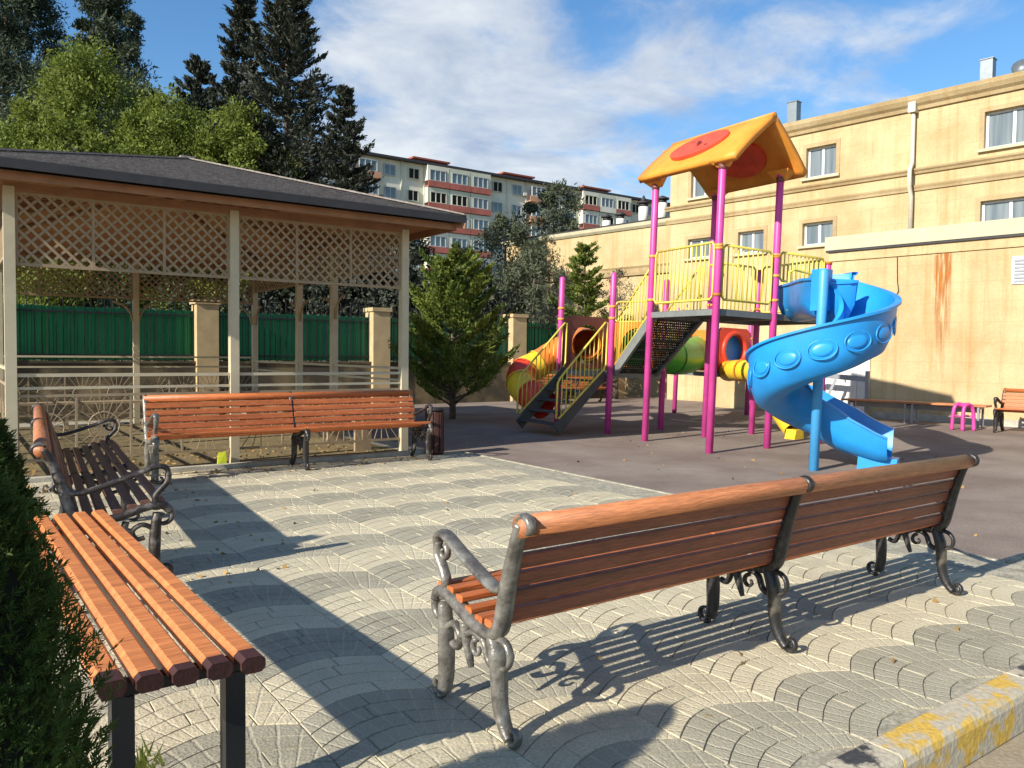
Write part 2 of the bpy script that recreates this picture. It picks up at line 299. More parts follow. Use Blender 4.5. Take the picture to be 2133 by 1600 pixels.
# ------------------------------------------------------------------ mesh builder
class MB:
    def __init__(s, off=(0, 0, 0)):
        s.v = []; s.f = []; s.mi = []; s.cur = 0; s.off = Vector(off); s.sm = []; s.smooth = False
    def add(s, vs, fs):
        n = len(s.v); s.v += [tuple(Vector(v) - s.off) for v in vs]
        s.f += [tuple(i + n for i in f) for f in fs]; s.mi += [s.cur] * len(fs); s.sm += [s.smooth] * len(fs)
    def box(s, c, d, rz=0.0, rot=None):
        hx, hy, hz = d[0] / 2, d[1] / 2, d[2] / 2
        vs = [Vector((x, y, z)) for x in (-hx, hx) for y in (-hy, hy) for z in (-hz, hz)]
        mt = rot if rot is not None else Matrix.Rotation(rz, 3, 'Z')
        vs = [mt @ v + Vector(c) for v in vs]
        s.add(vs, [(0, 1, 3, 2), (4, 6, 7, 5), (0, 4, 5, 1), (2, 3, 7, 6), (0, 2, 6, 4), (1, 5, 7, 3)])
    def box2(s, a, b):
        s.box([(a[i] + b[i]) / 2 for i in range(3)], [abs(b[i] - a[i]) for i in range(3)])
    def beam(s, p, q, w, h, up=(0, 0, 1), cham=0.0):
        p = Vector(p); q = Vector(q); d = (q - p).normalized(); upv = Vector(up)
        side = d.cross(upv)
        if side.length < 1e-5: side = d.cross(Vector((1, 0, 0)))
        side.normalize(); upn = side.cross(d).normalized()
        if cham:
            c = cham
            prof = [(-w/2 + c, -h/2), (w/2 - c, -h/2), (w/2, -h/2 + c), (w/2, h/2 - c), (w/2 - c, h/2), (-w/2 + c, h/2), (-w/2, h/2 - c), (-w/2, -h/2 + c)]
        else: prof = [(-w/2, -h/2), (w/2, -h/2), (w/2, h/2), (-w/2, h/2)]
        n = len(prof)
        vs = [p + side * a + upn * b for a, b in prof] + [q + side * a + upn * b for a, b in prof]
        fs = [(i, (i + 1) % n, n + (i + 1) % n, n + i) for i in range(n)] + [tuple(range(n - 1, -1, -1)), tuple(range(n, 2 * n))]
        s.add(vs, fs)
    def tube(s, pts, r, seg=8, cap=True, flat=None, fixed=None):
        """swept tube; r number or list; flat=(sx, sy) squashes the section; fixed= constant side axis"""
        pts = [Vector(p) for p in pts]; n = len(pts)
        rs = r if isinstance(r, (list, tuple)) else [r] * n
        vs = []; prev = None
        for i, p in enumerate(pts):
            t = (pts[min(i + 1, n - 1)] - pts[max(i - 1, 0)])
            if t.length < 1e-9: t = Vector((0, 0, 1))
            t.normalize()
            if fixed is not None: a = Vector(fixed)
            else:
                a = prev if prev is not None else (Vector((0, 0, 1)) if abs(t.z) < .9 else Vector((1, 0, 0)))
                a = a - t * a.dot(t)
                if a.length < 1e-5: a = Vector((1, 0, 0)) - t * t.x
                a.normalize()
            prev = a; b = t.cross(a).normalized()
            fx, fy = flat or (1, 1)
            for k in range(seg):
                an = 2 * math.pi * k / seg
                vs.append(p + a * (math.cos(an) * rs[i] * fx) + b * (math.sin(an) * rs[i] * fy))
        fs = []
        for i in range(n - 1):
            for k in range(seg):
                k2 = (k + 1) % seg
                fs.append((i * seg + k, i * seg + k2, (i + 1) * seg + k2, (i + 1) * seg + k))
        if cap: fs += [tuple(range(seg - 1, -1, -1)), tuple(range((n - 1) * seg, n * seg))]
        old = s.smooth; s.smooth = True; s.add(vs, fs); s.smooth = old
    def cyl(s, p, q, r, seg=12, r2=None):
        s.tube([p, q], [r, r if r2 is None else r2], seg)
    def sphere(s, c, r, seg=10, ring=6, sz=1.0):
        vs = []; fs = []
        for i in range(ring + 1):
            ph = math.pi * i / ring
            for k in range(seg):
                th = 2 * math.pi * k / seg
                vs.append((c[0] + r * math.sin(ph) * math.cos(th), c[1] + r * math.sin(ph) * math.sin(th), c[2] + r * sz * math.cos(ph)))
        for i in range(ring):
            for k in range(seg):
                k2 = (k + 1) % seg
                fs.append((i * seg + k, (i + 1) * seg + k, (i + 1) * seg + k2, i * seg + k2))
        old = s.smooth; s.smooth = True; s.add(vs, fs); s.smooth = old
    def prism(s, poly, axis, a, b):
        """poly of 2-D points extruded along axis 'x','y','z' from a to b"""
        def P(p, t):
            return {'x': (t, p[0], p[1]), 'y': (p[0], t, p[1]), 'z': (p[0], p[1], t)}[axis]
        n = len(poly)
        vs = [P(p, a) for p in poly] + [P(p, b) for p in poly]
        if n > 8:
            tr = tessellate_polygon([[Vector((p[0], p[1], 0)) for p in poly]])
            caps = [tuple(t) for t in tr] + [tuple(i + n for i in t[::-1]) for t in tr]
        else: caps = [tuple(range(n - 1, -1, -1)), tuple(range(n, 2 * n))]
        s.add(vs, [(i, (i + 1) % n, n + (i + 1) % n, n + i) for i in range(n)] + caps)
    def quad(s, *vs): s.add(vs, [tuple(range(len(vs)))])
    def mesh(s, name, mats):
        me = bpy.data.meshes.new(name); me.from_pydata(s.v, [], s.f)
        if not isinstance(mats, (list, tuple)): mats = [mats]
        for mm in mats: me.materials.append(mm)
        me.polygons.foreach_set('material_index', s.mi); me.polygons.foreach_set('use_smooth', s.sm)
        bm = bmesh.new(); bm.from_mesh(me); bmesh.ops.recalc_face_normals(bm, faces=bm.faces); bm.to_mesh(me); bm.free()
        me.update(); return me
    def build(s, name, mats, parent=None, **kw):
        o = bpy.data.objects.new(name, s.mesh(name, mats)); COL.objects.link(o)
        if parent is not None: o.parent = parent
        for k, v in kw.items(): o[k] = v
        return o

def thing(name, label, cat, loc=(0, 0, 0), rz=0.0, group=None):
    o = bpy.data.objects.new(name, None); COL.objects.link(o); o.empty_display_size = .2
    o.location = loc; o.rotation_euler = (0, 0, rz); o['label'] = label; o['category'] = cat
    if group: o['group'] = group
    return o
def link(name, me, parent=None, loc=(0, 0, 0), **kw):
    o = bpy.data.objects.new(name, me); COL.objects.link(o); o.location = loc
    if parent is not None: o.parent = parent
    for k, v in kw.items(): o[k] = v
    return o
def structure(o): o['kind'] = 'structure'; return o
def copy_tree(o, parent=None):
    c = o.copy(); COL.objects.link(c)
    if parent is not None: c.parent = parent
    for ch in list(o.children): copy_tree(ch, c)
    return c
def spline(pts, n=6):
    """Catmull-Rom through the points"""
    P = [Vector(p) for p in pts]; outp = []
    for i in range(len(P) - 1):
        p0 = P[max(i - 1, 0)]; p1 = P[i]; p2 = P[i + 1]; p3 = P[min(i + 2, len(P) - 1)]
        for k in range(n):
            t = k / n
            outp.append(.5 * ((2 * p1) + (p2 - p0) * t + (2 * p0 - 5 * p1 + 4 * p2 - p3) * t * t + (3 * p1 - p0 - 3 * p2 + p3) * t ** 3))
    outp.append(P[-1]); return outp

# ------------------------------------------------------------------ ground
g = MB(); g.smooth = False
g.quad((-400, -400, -.16), (400, -400, -.16), (400, 400, -.16), (-400, 400, -.16))
structure(g.build('ground', M_EARTH))
g = MB(); g.quad((-30, -14, -.155), (30, -14, -.155), (30, 1.42, -.155), (-30, 1.42, -.155))
structure(g.build('road', M_ROAD))
g = MB(); g.prism([(-3, 1.57), (14, 1.57), (14, 2.50), (6.03, 2.50), (6.03, 9.72), (5.75, 9.72), (5.75, 17.5), (-3, 17.5)], 'z', -.15, -.0075)
pavement = structure(g.build('pavement', M_JOINT))
g = MB(); g.prism([(6.03, 2.50), (25, 2.50), (25, 19.4), (5.75, 19.4), (5.75, 9.72), (6.03, 9.72)], 'z', -.15, -.03)
structure(g.build('rubber_floor', M_RUBBER))
g = MB()
g.box2((5.99, 2.46, -.05), (6.028, 9.70, .002)); g.box2((6.03, 2.44, -.05), (14, 2.498, .002))
structure(g.build('edging', M_JOINT))

# scalloped fan pavers -----------------------------------------------------
TW, TP, TS = .56, .45, .115
def fan(x): return TS * math.cos(math.pi * x / TW)
def paver_mesh(name, mats, seed):
    rr = random.Random(seed); b = MB()
    for k in range(4):
        lo = TP * k / 4 - TP / 2; hi = TP * (k + 1) / 4 - TP / 2
        cuts = [-TW / 2, rr.uniform(-.16, .16), TW / 2]
        for c in range(2):
            x0, x1 = cuts[c] + .0018, cuts[c + 1] - .0018
            gl = .0022
            xs = [x0 + (x1 - x0) * i / 4 for i in range(5)]
            top = rr.uniform(-.0012, .0)
            ring = [(x, lo + fan(x) + gl) for x in xs] + [(x, hi + fan(x) - gl) for x in reversed(xs)]
            n = len(ring); cx = sum(p[0] for p in ring) / n; cy = sum(p[1] for p in ring) / n
            tl = [rr.uniform(-.0006, .0006) for _ in range(2)]
            vs = [(x, y, -.009) for x, y in ring]
            vs += [(x + (cx - x) * .022, y + (cy - y) * .035, top + tl[0] * (x - cx) * 10 + tl[1] * (y - cy) * 10) for x, y in ring]
            b.add(vs, [(i, (i + 1) % n, n + (i + 1) % n, n + i) for i in range(n)] + [tuple(range(n, 2 * n))])
    return b.mesh(name, mats), b
PV = {}
for nm, mm in (('cream', M_CREAM), ('cream2', M_CREAM2), ('grey', M_GREY), ('grey2', M_GREY2)):
    PV[nm] = [paver_mesh('paver', mm, s) for s in range(3)]
tiles = []
fwd = Vector((_f.x, _f.y)); rgt = Vector((_r0.x, _r0.y))
u0c = 2.755 + TW / 2
for r in range(0, 18):
    vc = 1.53 + TP * (r + .5)
    for c in range(-8, 22):
        uc = u0c + TW * c
        if uc < -.9: continue
        edge = (6.0 - TW / 2) if vc > 2.1 else 12.0
        if uc > edge + .02: continue
        p = Vector((uc, vc)); d = p.dot(fwd); x = p.dot(rgt)
        vis = d > .8 and abs(x) < .69 * d + .5
        tiles.append((d if vis else d + 100, uc, vc, r))
tiles.sort()
far = {}
for i, (d, uc, vc, r) in enumerate(tiles):
    key = ('grey' if r % 2 == 0 else 'cream') + random.choice(('', '', '2'))
    me, b = random.choice(PV[key])
    rz = random.uniform(-.006, .006)
    if i < 300:
        o = link('paver', me, pavement, (uc, vc, random.uniform(-.001, .0005))); o.rotation_euler = (0, 0, rz)
    else:
        far.setdefault(key, MB()).add([(v[0] + uc, v[1] + vc, v[2]) for v in b.v], b.f)
for key, b in far.items():
    b.build('paver_field', {'cream': M_CREAM, 'cream2': M_CREAM2, 'grey': M_GREY, 'grey2': M_GREY2}[key], pavement, kind='stuff')

# kerb, built of blocks ----------------------------------------------------
def paint(name, c):
    return mat(name, c, rough=.75, base2=(.47, .41, .30), mix=(.45, .52), scale=7, bump=.4, bscale=50, fine=.16, detail=9)
M_KY = paint('worn yellow kerb paint', (.60, .38, .07)); M_KB = paint('worn black kerb paint', (.05, .05, .05))
kerb = MB(); kerb.box2((-6, 1.43, -.155), (16, 1.56, -.10)); kerb = structure(kerb.build('kerb', M_KERB))
x = 2.72 - 8 * 1.11; k = 0
while x < 15:
    ln = 1.11; b = MB()
    prof = [(1.41, -.150), (1.41, -.02), (1.418, .004), (1.435, .018), (1.545, .018), (1.557, .010), (1.562, -.05), (1.562, -.150)]
    b.prism(prof, 'x', 0, ln - .008)
    o = b.build('kerb_block', M_KY if k % 2 == 0 else M_KB, kerb); o.location = (x, 0, random.uniform(-.004, .004))
    x += ln; k += 1

# gazebo foot kerb
g = MB(); g.box2((-1.2, 9.66, -.1), (5.7, 9.78, .05)); structure(g.build('gazebo_kerb', M_CONCRETE))

# ------------------------------------------------------------------ benches
def iron_end_mesh(mt, arm=True):
    """side frame of the bench in the y-z plane; y=0 front feet, y=.54 rear feet"""
    b = MB()
    def sw(pts, r, fl=(1.0, 1.0), n=5, seg=8):
        P = spline([(0, p[0], p[1]) for p in pts], n)
        rr = [q * 1.2 for q in np.interp(np.linspace(0, 1, len(P)), np.linspace(0, 1, len(r)), r)] if isinstance(r, (list, tuple)) else r * 1.2
        b.tube(P, rr, seg, flat=fl, fixed=(1, 0, 0))
    def spiral(c, r0, r1, a0, a1, w, n=14):
        P = []
        for i in range(n + 1):
            t = i / n; a = a0 + (a1 - a0) * t; r = r0 + (r1 - r0) * t
            P.append((0, c[0] + r * math.cos(a), c[1] + r * math.sin(a)))
        b.tube(P, list(np.linspace(w, w * .6, n + 1)), 7, flat=(1.5, 1), fixed=(1, 0, 0))
    # front leg and foot scroll
    sw([(.045, .40), (.055, .30), (.06, .20), (.06, .10), (.045, .035)], [.020, .024, .026, .024, .020], (1.3, 1))
    spiral((.01, .052), .046, .012, -1.0, -1.0 - 5.6, .014)
    # seat rail: front scroll, dished seat, sweeping into the back post
    sw([(-.02, .405), (.02, .445), (.10, .440), (.20, .405), (.30, .378), (.39, .372), (.445, .41), (.472, .50), (.502, .62), (.540, .74), (.572, .82)],
       [.018, .022, .022, .022, .022, .022, .024, .024, .022, .020, .020], (1.35, 1))
    spiral((.022, .372), .058, .012, 2.2, 2.2 + 6.6, .016)
    spiral((.598, .812), .040, .012, 2.6, 2.6 - 5.4, .017)
    # rear leg with foot scroll
    sw([(.40, .375), (.43, .30), (.44, .20), (.45, .12), (.48, .055), (.515, .02)], [.022, .026, .024, .022, .020, .018], (1.3, 1))
    spiral((.535, .045), .036, .010, -2.0, -2.0 + 5.4, .014)
    # loop between seat and rear leg
    spiral((.455, .315), .055, .050, 2.2, 2.2 - 5.2, .013, 16)
    # armrest
    if arm: sw([(.485, .60), (.46, .56), (.40, .555), (.30, .585), (.18, .63), (.08, .672), (.03, .682), (-.005, .665), (-.012, .63)],
       [.016, .018, .018, .018, .018, .018, .018, .016, .013], (1.6, .8))
    if arm: sw([(-.012, .64), (-.005, .585), (.03, .54), (.055, .50), (.05, .455), (.05, .42)], [.014, .015, .015, .015, .016, .018], (1.4, 1))
    if arm: spiral((.035, .605), .038, .010, 1.2, 1.2 - 5.6, .011)
    # apron ornament under the seat
    sw([(.06, .30), (.12, .335), (.17, .30), (.15, .25), (.11, .255)], .012, (1.3, 1))
    sw([(.17, .30), (.22, .32), (.27, .345), (.34, .33), (.37, .27), (.42, .25)], .012, (1.3, 1))
    sw([(.20, .36), (.215, .30), (.235, .24), (.25, .20)], [.016, .015, .012, .008], (1.3, 1))
    spiral((.29, .285), .036, .010, 1.6, 1.6 + 5.6, .011)
    # filler plate where arm meets back
    b.prism([(.455, .56), (.485, .60), (.47, .50), (.445, .43), (.42, .45)], 'x', -.012, .012)
    return b.mesh('end_frame', mt)
SEAT = [(.035, .452, .05), (.105, .449, .05), (.172, .430, .05), (.240, .408, .05), (.308, .393, .05), (.375, .390, .05)]     # y, z, width
BACK = [(.464, .452, -.22), (.484, .524, -.24), (.505, .596, -.26), (.527, .667, -.29), (.550, .738, -.31)]
def make_bench(name, label, length, loc, rz, irons, seat_m, back_m, top_m, ys=1.0, group='slatted benches with cast iron ends', jitter=0.004, ends=(0, .5, 1), zs=1.0):
    t = thing(name, label, 'bench', loc, rz, group)
    t.scale = (1, ys, zs)
    for i, fr in enumerate(ends):
        link('end_frame', IRON[irons[i]], t, (fr * length, 0, 0))
    half = length / 2
    for k in range(2):
        x0 = k * half + (.012 if k else -.01); x1 = (k + 1) * half - (.012 if not k else -.01)
        for (y, z, w) in SEAT:
            b = MB(); j = [random.uniform(-jitter, jitter) for _ in range(3)]
            b.beam((x0, y + j[0], z + .018), (x1, y + j[1], z + .018 + j[2]), w, .028, cham=.006)
            b.build('seat_slat', seat_m, t)
        for i, (y, z, tl) in enumerate(BACK):
            b = MB(); j = [random.uniform(-jitter, jitter) for _ in range(3)]
            b.beam((x0, y - .030 + j[0], z + j[1]), (x1, y - .030 + j[0], z + j[2]), .024, .061, up=(0, -tl, 1), cham=.006)
            b.build('back_slat', back_m, t)
    b = MB(); b.smooth = True
    b.tube([(-.02, .580, .812), (half, .581, .814), (length + .02, .580, .812)], .041, 14)
    b.build('top_rail', top_m, t)
    return t
IRON = {'plain': iron_end_mesh(M_IRON_DARK, False), 'silver': iron_end_mesh(M_IRON_SILVER), 'dark': iron_end_mesh(M_IRON_DARK), 'brown': iron_end_mesh(M_IRON_BROWN)}
PI = math.pi
# near bench with its back to us: its feet stand at y 2.26 (rear) and 2.79 (front)
make_bench('park_bench', 'reddish brown slat bench with silvery iron end, its back to the yellow kerb', 3.26, (4.90, 2.80, 0), PI,
           ('dark', 'plain', 'silver'), M_WOOD_ORANGE, M_WOOD_BROWN, M_WOOD_TOP, zs=1.0)
make_bench('park_bench', 'bright orange slat bench standing in front of the gazebo', 3.34, (1.80, 9.03, 0), 0,
           ('silver', 'plain', 'brown'), M_WOOD_ORANGE, M_WOOD_ORANGE, M_WOOD_ORANGE, zs=1.06)
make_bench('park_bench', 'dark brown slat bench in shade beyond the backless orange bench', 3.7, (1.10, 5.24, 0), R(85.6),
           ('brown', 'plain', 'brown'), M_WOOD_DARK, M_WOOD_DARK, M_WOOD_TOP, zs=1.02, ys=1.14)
make_bench('park_bench', 'orange slat bench by the green fence behind the climbing tower', 2.6, (13.35, 17.3, -.03), 0,
           ('dark', 'dark', 'dark'), M_WOOD_ORANGE, M_WOOD_ORANGE, M_WOOD_ORANGE)
make_bench('park_bench', 'orange slat bench cut by the right edge of the photo at the yellow wall', 2.4, (16.55, 7.05, -.03), R(-83),
           ('dark', 'dark', 'dark'), M_WOOD_ORANGE, M_WOOD_ORANGE, M_WOOD_ORANGE)

# backless orange bench in the left foreground
t = thing('backless_bench', 'bright orange backless bench with black legs beside the thuja hedge', 'bench', (.32, 2.30, 0), R(1.0)); t.scale = (1, 1, 1.04)
BL = 2.62
for i in range(5):
    x = .035 + i * .092
    b = MB(); b.cur = 0
    b.beam((x, .075 + (.06 if i == 0 else 0), .475), (x, BL, .475), .070, .046, cham=.012); b.build('slat', M_WOOD_BRIGHT, t)
    b = MB(); b.beam((x, 0 + (.012 * (4 - i)), .475), (x, .075 + (.06 if i == 0 else 0), .475), .0705, .0465, cham=.012); b.build('slat_end', M_ENDCAP, t)
for y in (.16, BL - .2):
    for x in (.045, .36):
        b = MB(); b.box2((x, y - .03, -.01), (x + .06, y + .03, .415)); b.build('leg', M_BLACK, t)
    b = MB(); b.box2((.02, y - .026, .416), (.43, y + .026, .451)); b.build('cross_bar', M_BLACK, t)
b = MB(); b.box2((.20, .19, .416), (.23, BL - .23, .441)); b.build('long_bar', M_STEEL, t)

# ------------------------------------------------------------------ gazebo
GX, GY = .55, 9.95                          # front left post
GW, GD, GH = 4.67, 6.6, 3.12
gz = thing('gazebo', 'open gazebo with beige lattice panels, brown ceiling and shingled hip roof', 'gazebo', (GX, GY, 0))
def post(x, y, w=.105):
    b = MB(); b.box2((x - w / 2, y - w / 2, -.1), (x + w / 2, y + w / 2, GH)); b.build('post', M_POST_CREAM, gz)
FRONT = [0, 2.33, GW]; SIDE = [2.46, 4.05, GD]; BACKX = [0, 2.40]
for x in FRONT: post(x, 0)
for y in SIDE: post(GW, y); 
for y in (2.46, 4.05): post(0, y)
for x in BACKX: post(x, GD)
def lattice(p, q, z0, z1, pitch=.092, w=.027, arch=0.0, name='lattice_panel'):
    """diagonal lattice in the vertical plane p-q, clipped to a rectangle (or below an arch)"""
    p = Vector((p[0], p[1], 0)); q = Vector((q[0], q[1], 0)); d = (q - p); Ln = d.length; d.normalize(); nrm = Vector((-d.y, d.x, 0))
    b = MB(); Hh = z1 - z0
    for sgn in (1, -1):
        k = -Hh
        while k < Ln + Hh:
            # line s = k + sgn*h  (h from 0..Hh)
            s0, s1 = (k, k + Hh) if sgn > 0 else (k + Hh, k)
            h0, h1 = 0.0, Hh
            A = (s0, h0); B = (s1, h1)
            # clip on s in [0,Ln]
            ts = [0.0, 1.0]
            ds = B[0] - A[0]
            ta = (0 - A[0]) / ds; tb = (Ln - A[0]) / ds
            lo, hi = max(0, min(ta, tb)), min(1, max(ta, tb))
            if hi - lo > .02:
                a = p + d * (A[0] + ds * lo) + Vector((0, 0, z0 + Hh * lo)) + nrm * (.006 * sgn)
                c = p + d * (A[0] + ds * hi) + Vector((0, 0, z0 + Hh * hi)) + nrm * (.006 * sgn)
                b.beam(a, c, .012, w, up=(-d.x * sgn, -d.y * sgn, 1))
            k += pitch * 1.414
    # frame
    for z in (z0, z1): b.beam(p + Vector((0, 0, z)), q + Vector((0, 0, z)), .028, .034)
    for s in (.012, Ln / 3, 2 * Ln / 3, Ln - .012): b.beam(p + d * s + Vector((0, 0, z0)), p + d * s + Vector((0, 0, z1)), .026, .03)
    return b.build(name, M_LATTICE, gz)
def bracket(x, y, dx_, dy_):
    b = MB(); P = []
    for i in range(7):
        a = i / 6 * PI / 2
        P.append((x + dx_ * (.06 + .34 * (1 - math.cos(a))), y + dy_ * (.06 + .34 * (1 - math.cos(a))), 1.95 + .36 * math.sin(a)))
    b.tube(P, .022, 6); b.build('bracket', M_LATTICE, gz)
for a, c in ((FRONT[0], FRONT[1]), (FRONT[1], FRONT[2])):
    lattice((a + .055, 0), (c - .055, 0), 2.31, 3.06)
for a, c in ((0, 2.40), (2.40, GW)):
    lattice((a + .055, GD), (c - .055, GD), 2.38, 3.06)
ys = [0, 2.46, 4.05, GD]
for i in range(3):
    lattice((GW, ys[i] + .055), (GW, ys[i + 1] - .055), 2.62, 3.06)
    lattice((0, ys[i] + .055), (0, ys[i + 1] - .055), 2.45, 3.06)
for y in SIDE[:2]: bracket(GW, y, 0, 1); bracket(GW, y, 0, -1)
bracket(GW, GD, -1, 0); bracket(GW, GD, 0, -1); bracket(2.40, GD, 1, 0); bracket(2.4, GD, -1, 0)
def rail(p, q, z, w=.05, h=.035):
    b = MB(); b.beam((*p, z), (*q, z), w, h); return b.build('handrail', M_POST_CREAM, gz)
for a, c in ((FRONT[0], FRONT[1]), (FRONT[1], FRONT[2])):
    rail((a + .055, 0), (c - .055, 0), 1.125); rail((a + .055, 0), (c - .055, 0), .985, .03, .03)
for i in range(3):
    rail((GW, ys[i] + .055), (GW, ys[i + 1] - .055), 1.19); rail((GW, ys[i] + .055), (GW, ys[i + 1] - .055), 1.02, .03, .03)
    rail((0, ys[i] + .055), (0, ys[i + 1] - .055), 1.19)
for a, c in ((0, 2.40), (2.40, GW)):
    rail((a + .055, GD), (c - .055, GD), 1.27); rail((a + .055, GD), (c - .055, GD), 1.08, .03, .03)
# fan patterned balustrade under the rail
def balustrade(p, q, z0, z1, name='balustrade_panel'):
    p = Vector((p[0], p[1], 0)); q = Vector((q[0], q[1], 0)); d = q - p; Ln = d.length; d.normalize(); b = MB(); cell = Ln / max(1, round(Ln / .56))
    for z in (z0, z1): b.beam(p + Vector((0, 0, z)), q + Vector((0, 0, z)), .024, .03)
    n = round(Ln / cell)
    for i in range(n):
        c = p + d * (cell * (i + .5)) + Vector((0, 0, (z0 + z1) / 2)); hh = (z1 - z0) / 2 - .02
        for k in range(10):
            a = k * PI / 10
            e = d * (math.cos(a)) + Vector((0, 0, math.sin(a)))
            ln = min(cell / 2 / max(abs(math.cos(a)), 1e-3), hh / max(abs(math.sin(a)), 1e-3))
            b.beam(c - e * ln, c + e * ln, .008, .011, up=(d.y, -d.x, 0))
        P = [c + d * (.16 * math.cos(a)) + Vector((0, 0, .16 * math.sin(a))) for a in np.linspace(0, 2 * PI, 17)]
        b.tube(P, .008, 5, cap=False)
        b.beam(p + d * (cell * i) + Vector((0, 0, z0)), p + d * (cell * i) + Vector((0, 0, z1)), .02, .024)
    return b.build(name, M_LATTICE, gz)
balustrade((.055, 0), (2.275, 0), .20, .90); balustrade((2.385, 0), (GW - .055, 0), .20, .90)
for i in range(3): balustrade((0, ys[i] + .055), (0, ys[i + 1] - .055), .2, 1.0)
balustrade((.055, GD), (2.345, GD), .2, .95); balustrade((2.455, GD), (GW - .055, GD), .2, .95)
# ring beam
b = MB()
for p, q in (((-.05, 0), (GW + .05, 0)), ((-.05, GD), (GW + .05, GD))): b.beam((*p, 3.12), (*q, 3.12), .09, .09)
for x in (0, GW): b.beam((x, .05, 3.12), (x, GD - .05, 3.12), .088, .088)
b.build('ring_beam', M_FASCIA_WOOD, gz)
# hip roof
OV, EZ, RZ = .62, 3.20, 4.10
x0, x1, y0, y1 = -OV, GW + OV, -OV, GD + OV
hw = (x1 - x0) / 2
ra = (x0 + hw, y0 + hw, RZ); rb = (x0 + hw, y1 - hw, RZ)
cs = [(x0, y0, EZ), (x1, y0, EZ), (x1, y1, EZ), (x0, y1, EZ)]
def course_face(b, e0, e1, t0, t1, n):
    """overlapping shingle courses from eave e0-e1 up to t0-t1"""
    e0, e1, t0, t1 = map(Vector, (e0, e1, t0, t1))
    nr = (e1 - e0).cross(t0 - e0).normalized()
    if nr.z < 0: nr = -nr
    for i in range(n):
        a, c = i / n, (i + 1) / n
        p = [e0.lerp(t0, a) + nr * .018, e1.lerp(t1, a) + nr * .018, e1.lerp(t1, c) + nr * .004, e0.lerp(t0, c) + nr * .004]
        q = [e0.lerp(t0, a) + nr * .002, e1.lerp(t1, a) + nr * .002]
        b.quad(*p); b.quad(q[0], q[1], p[1], p[0])
for e0, e1, t0, t1 in ((cs[0], cs[1], ra, ra), (cs[1], cs[2], ra, rb), (cs[2], cs[3], rb, rb), (cs[3], cs[0], rb, ra)):
    b = MB(); up = Vector((0, 0, .09))
    course_face(b, Vector(e0) + up, Vector(e1) + up, Vector(t0) + up, Vector(t1) + up, 24)
    b.build('shingle_slope', M_ROOF, gz)
b = MB()
for i in range(4):
    p = Vector(cs[i]); q = Vector(cs[(i + 1) % 4]); b.beam(p + Vector((0, 0, .045)), q + Vector((0, 0, .045)), .03, .095)
b.build('fascia', M_FASCIA, gz)
b = MB()
i_ = .10
for i in range(4):
    p = Vector(cs[i]); q = Vector(cs[(i + 1) % 4]); ctr = Vector((GW / 2, GD / 2, EZ))
    p = p.lerp(ctr, .03); q = q.lerp(ctr, .03); b.beam(p + Vector((0, 0, -.05)), q + Vector((0, 0, -.05)), .03, .09)
b.build('fascia_board', M_FASCIA_WOOD, gz)
b = MB()
for e0, e1, t0, t1 in ((cs[0], cs[1], ra, ra), (cs[1], cs[2], ra, rb), (cs[2], cs[3], rb, rb), (cs[3], cs[0], rb, ra)):
    dn = Vector((0, 0, -.03))
    b.quad(Vector(e0) + dn, Vector(e1) + dn, Vector(t1) + dn, Vector(t0) + dn)
b.build('boarded_ceiling', M_SOFFIT, gz)
b = MB()
for i in range(4):
    c0 = Vector(cs[i]) + Vector((0, 0, -.04)); rt = Vector(ra if i < 2 else rb) + Vector((0, 0, -.07)); b.beam(c0, rt, .05, .08)
for k in range(1, 8):
    y = y0 + hw + (y1 - y0 - 2 * hw) * k / 8
    for sx in (x0, x1): b.beam((sx, y, EZ - .05), (x0 + hw, y, RZ - .06), .04, .07)
b.build('rafters', M_FASCIA_WOOD, gz)
b = MB(); b.beam((ra[0], ra[1] - .1, RZ + .11), (rb[0], rb[1] + .1, RZ + .11), .2, .03)
for i in range(4):
    b.beam(Vector(cs[i]) + Vector((0, 0, .11)), Vector(ra if i < 2 else rb) + Vector((0, 0, .11)), .16, .02)
b.build('ridge_caps', M_ROOF, gz)
# seats inside the gazebo
b = MB(); b.box2((.3, GD - .55, .42), (GW - .3, GD - .2, .46)); b.box2((GW - .55, .4, .42), (GW - .2, GD - .6, .46))
for k in range(6): b.box2((.4 + k * .75, GD - .5, -.01), (.45 + k * .75, GD - .25, .42)); b.box2((GW - .5, .5 + k, -.01), (GW - .25, .55 + k, .42))
b.build('inner_seat', M_LATTICE, gz)
g = MB(); g.box2((GX - .1, 9.79, -.1), (GX + GW + .1, GY + GD + .1, -.004)); structure(g.build('gazebo_floor', M_EARTH))

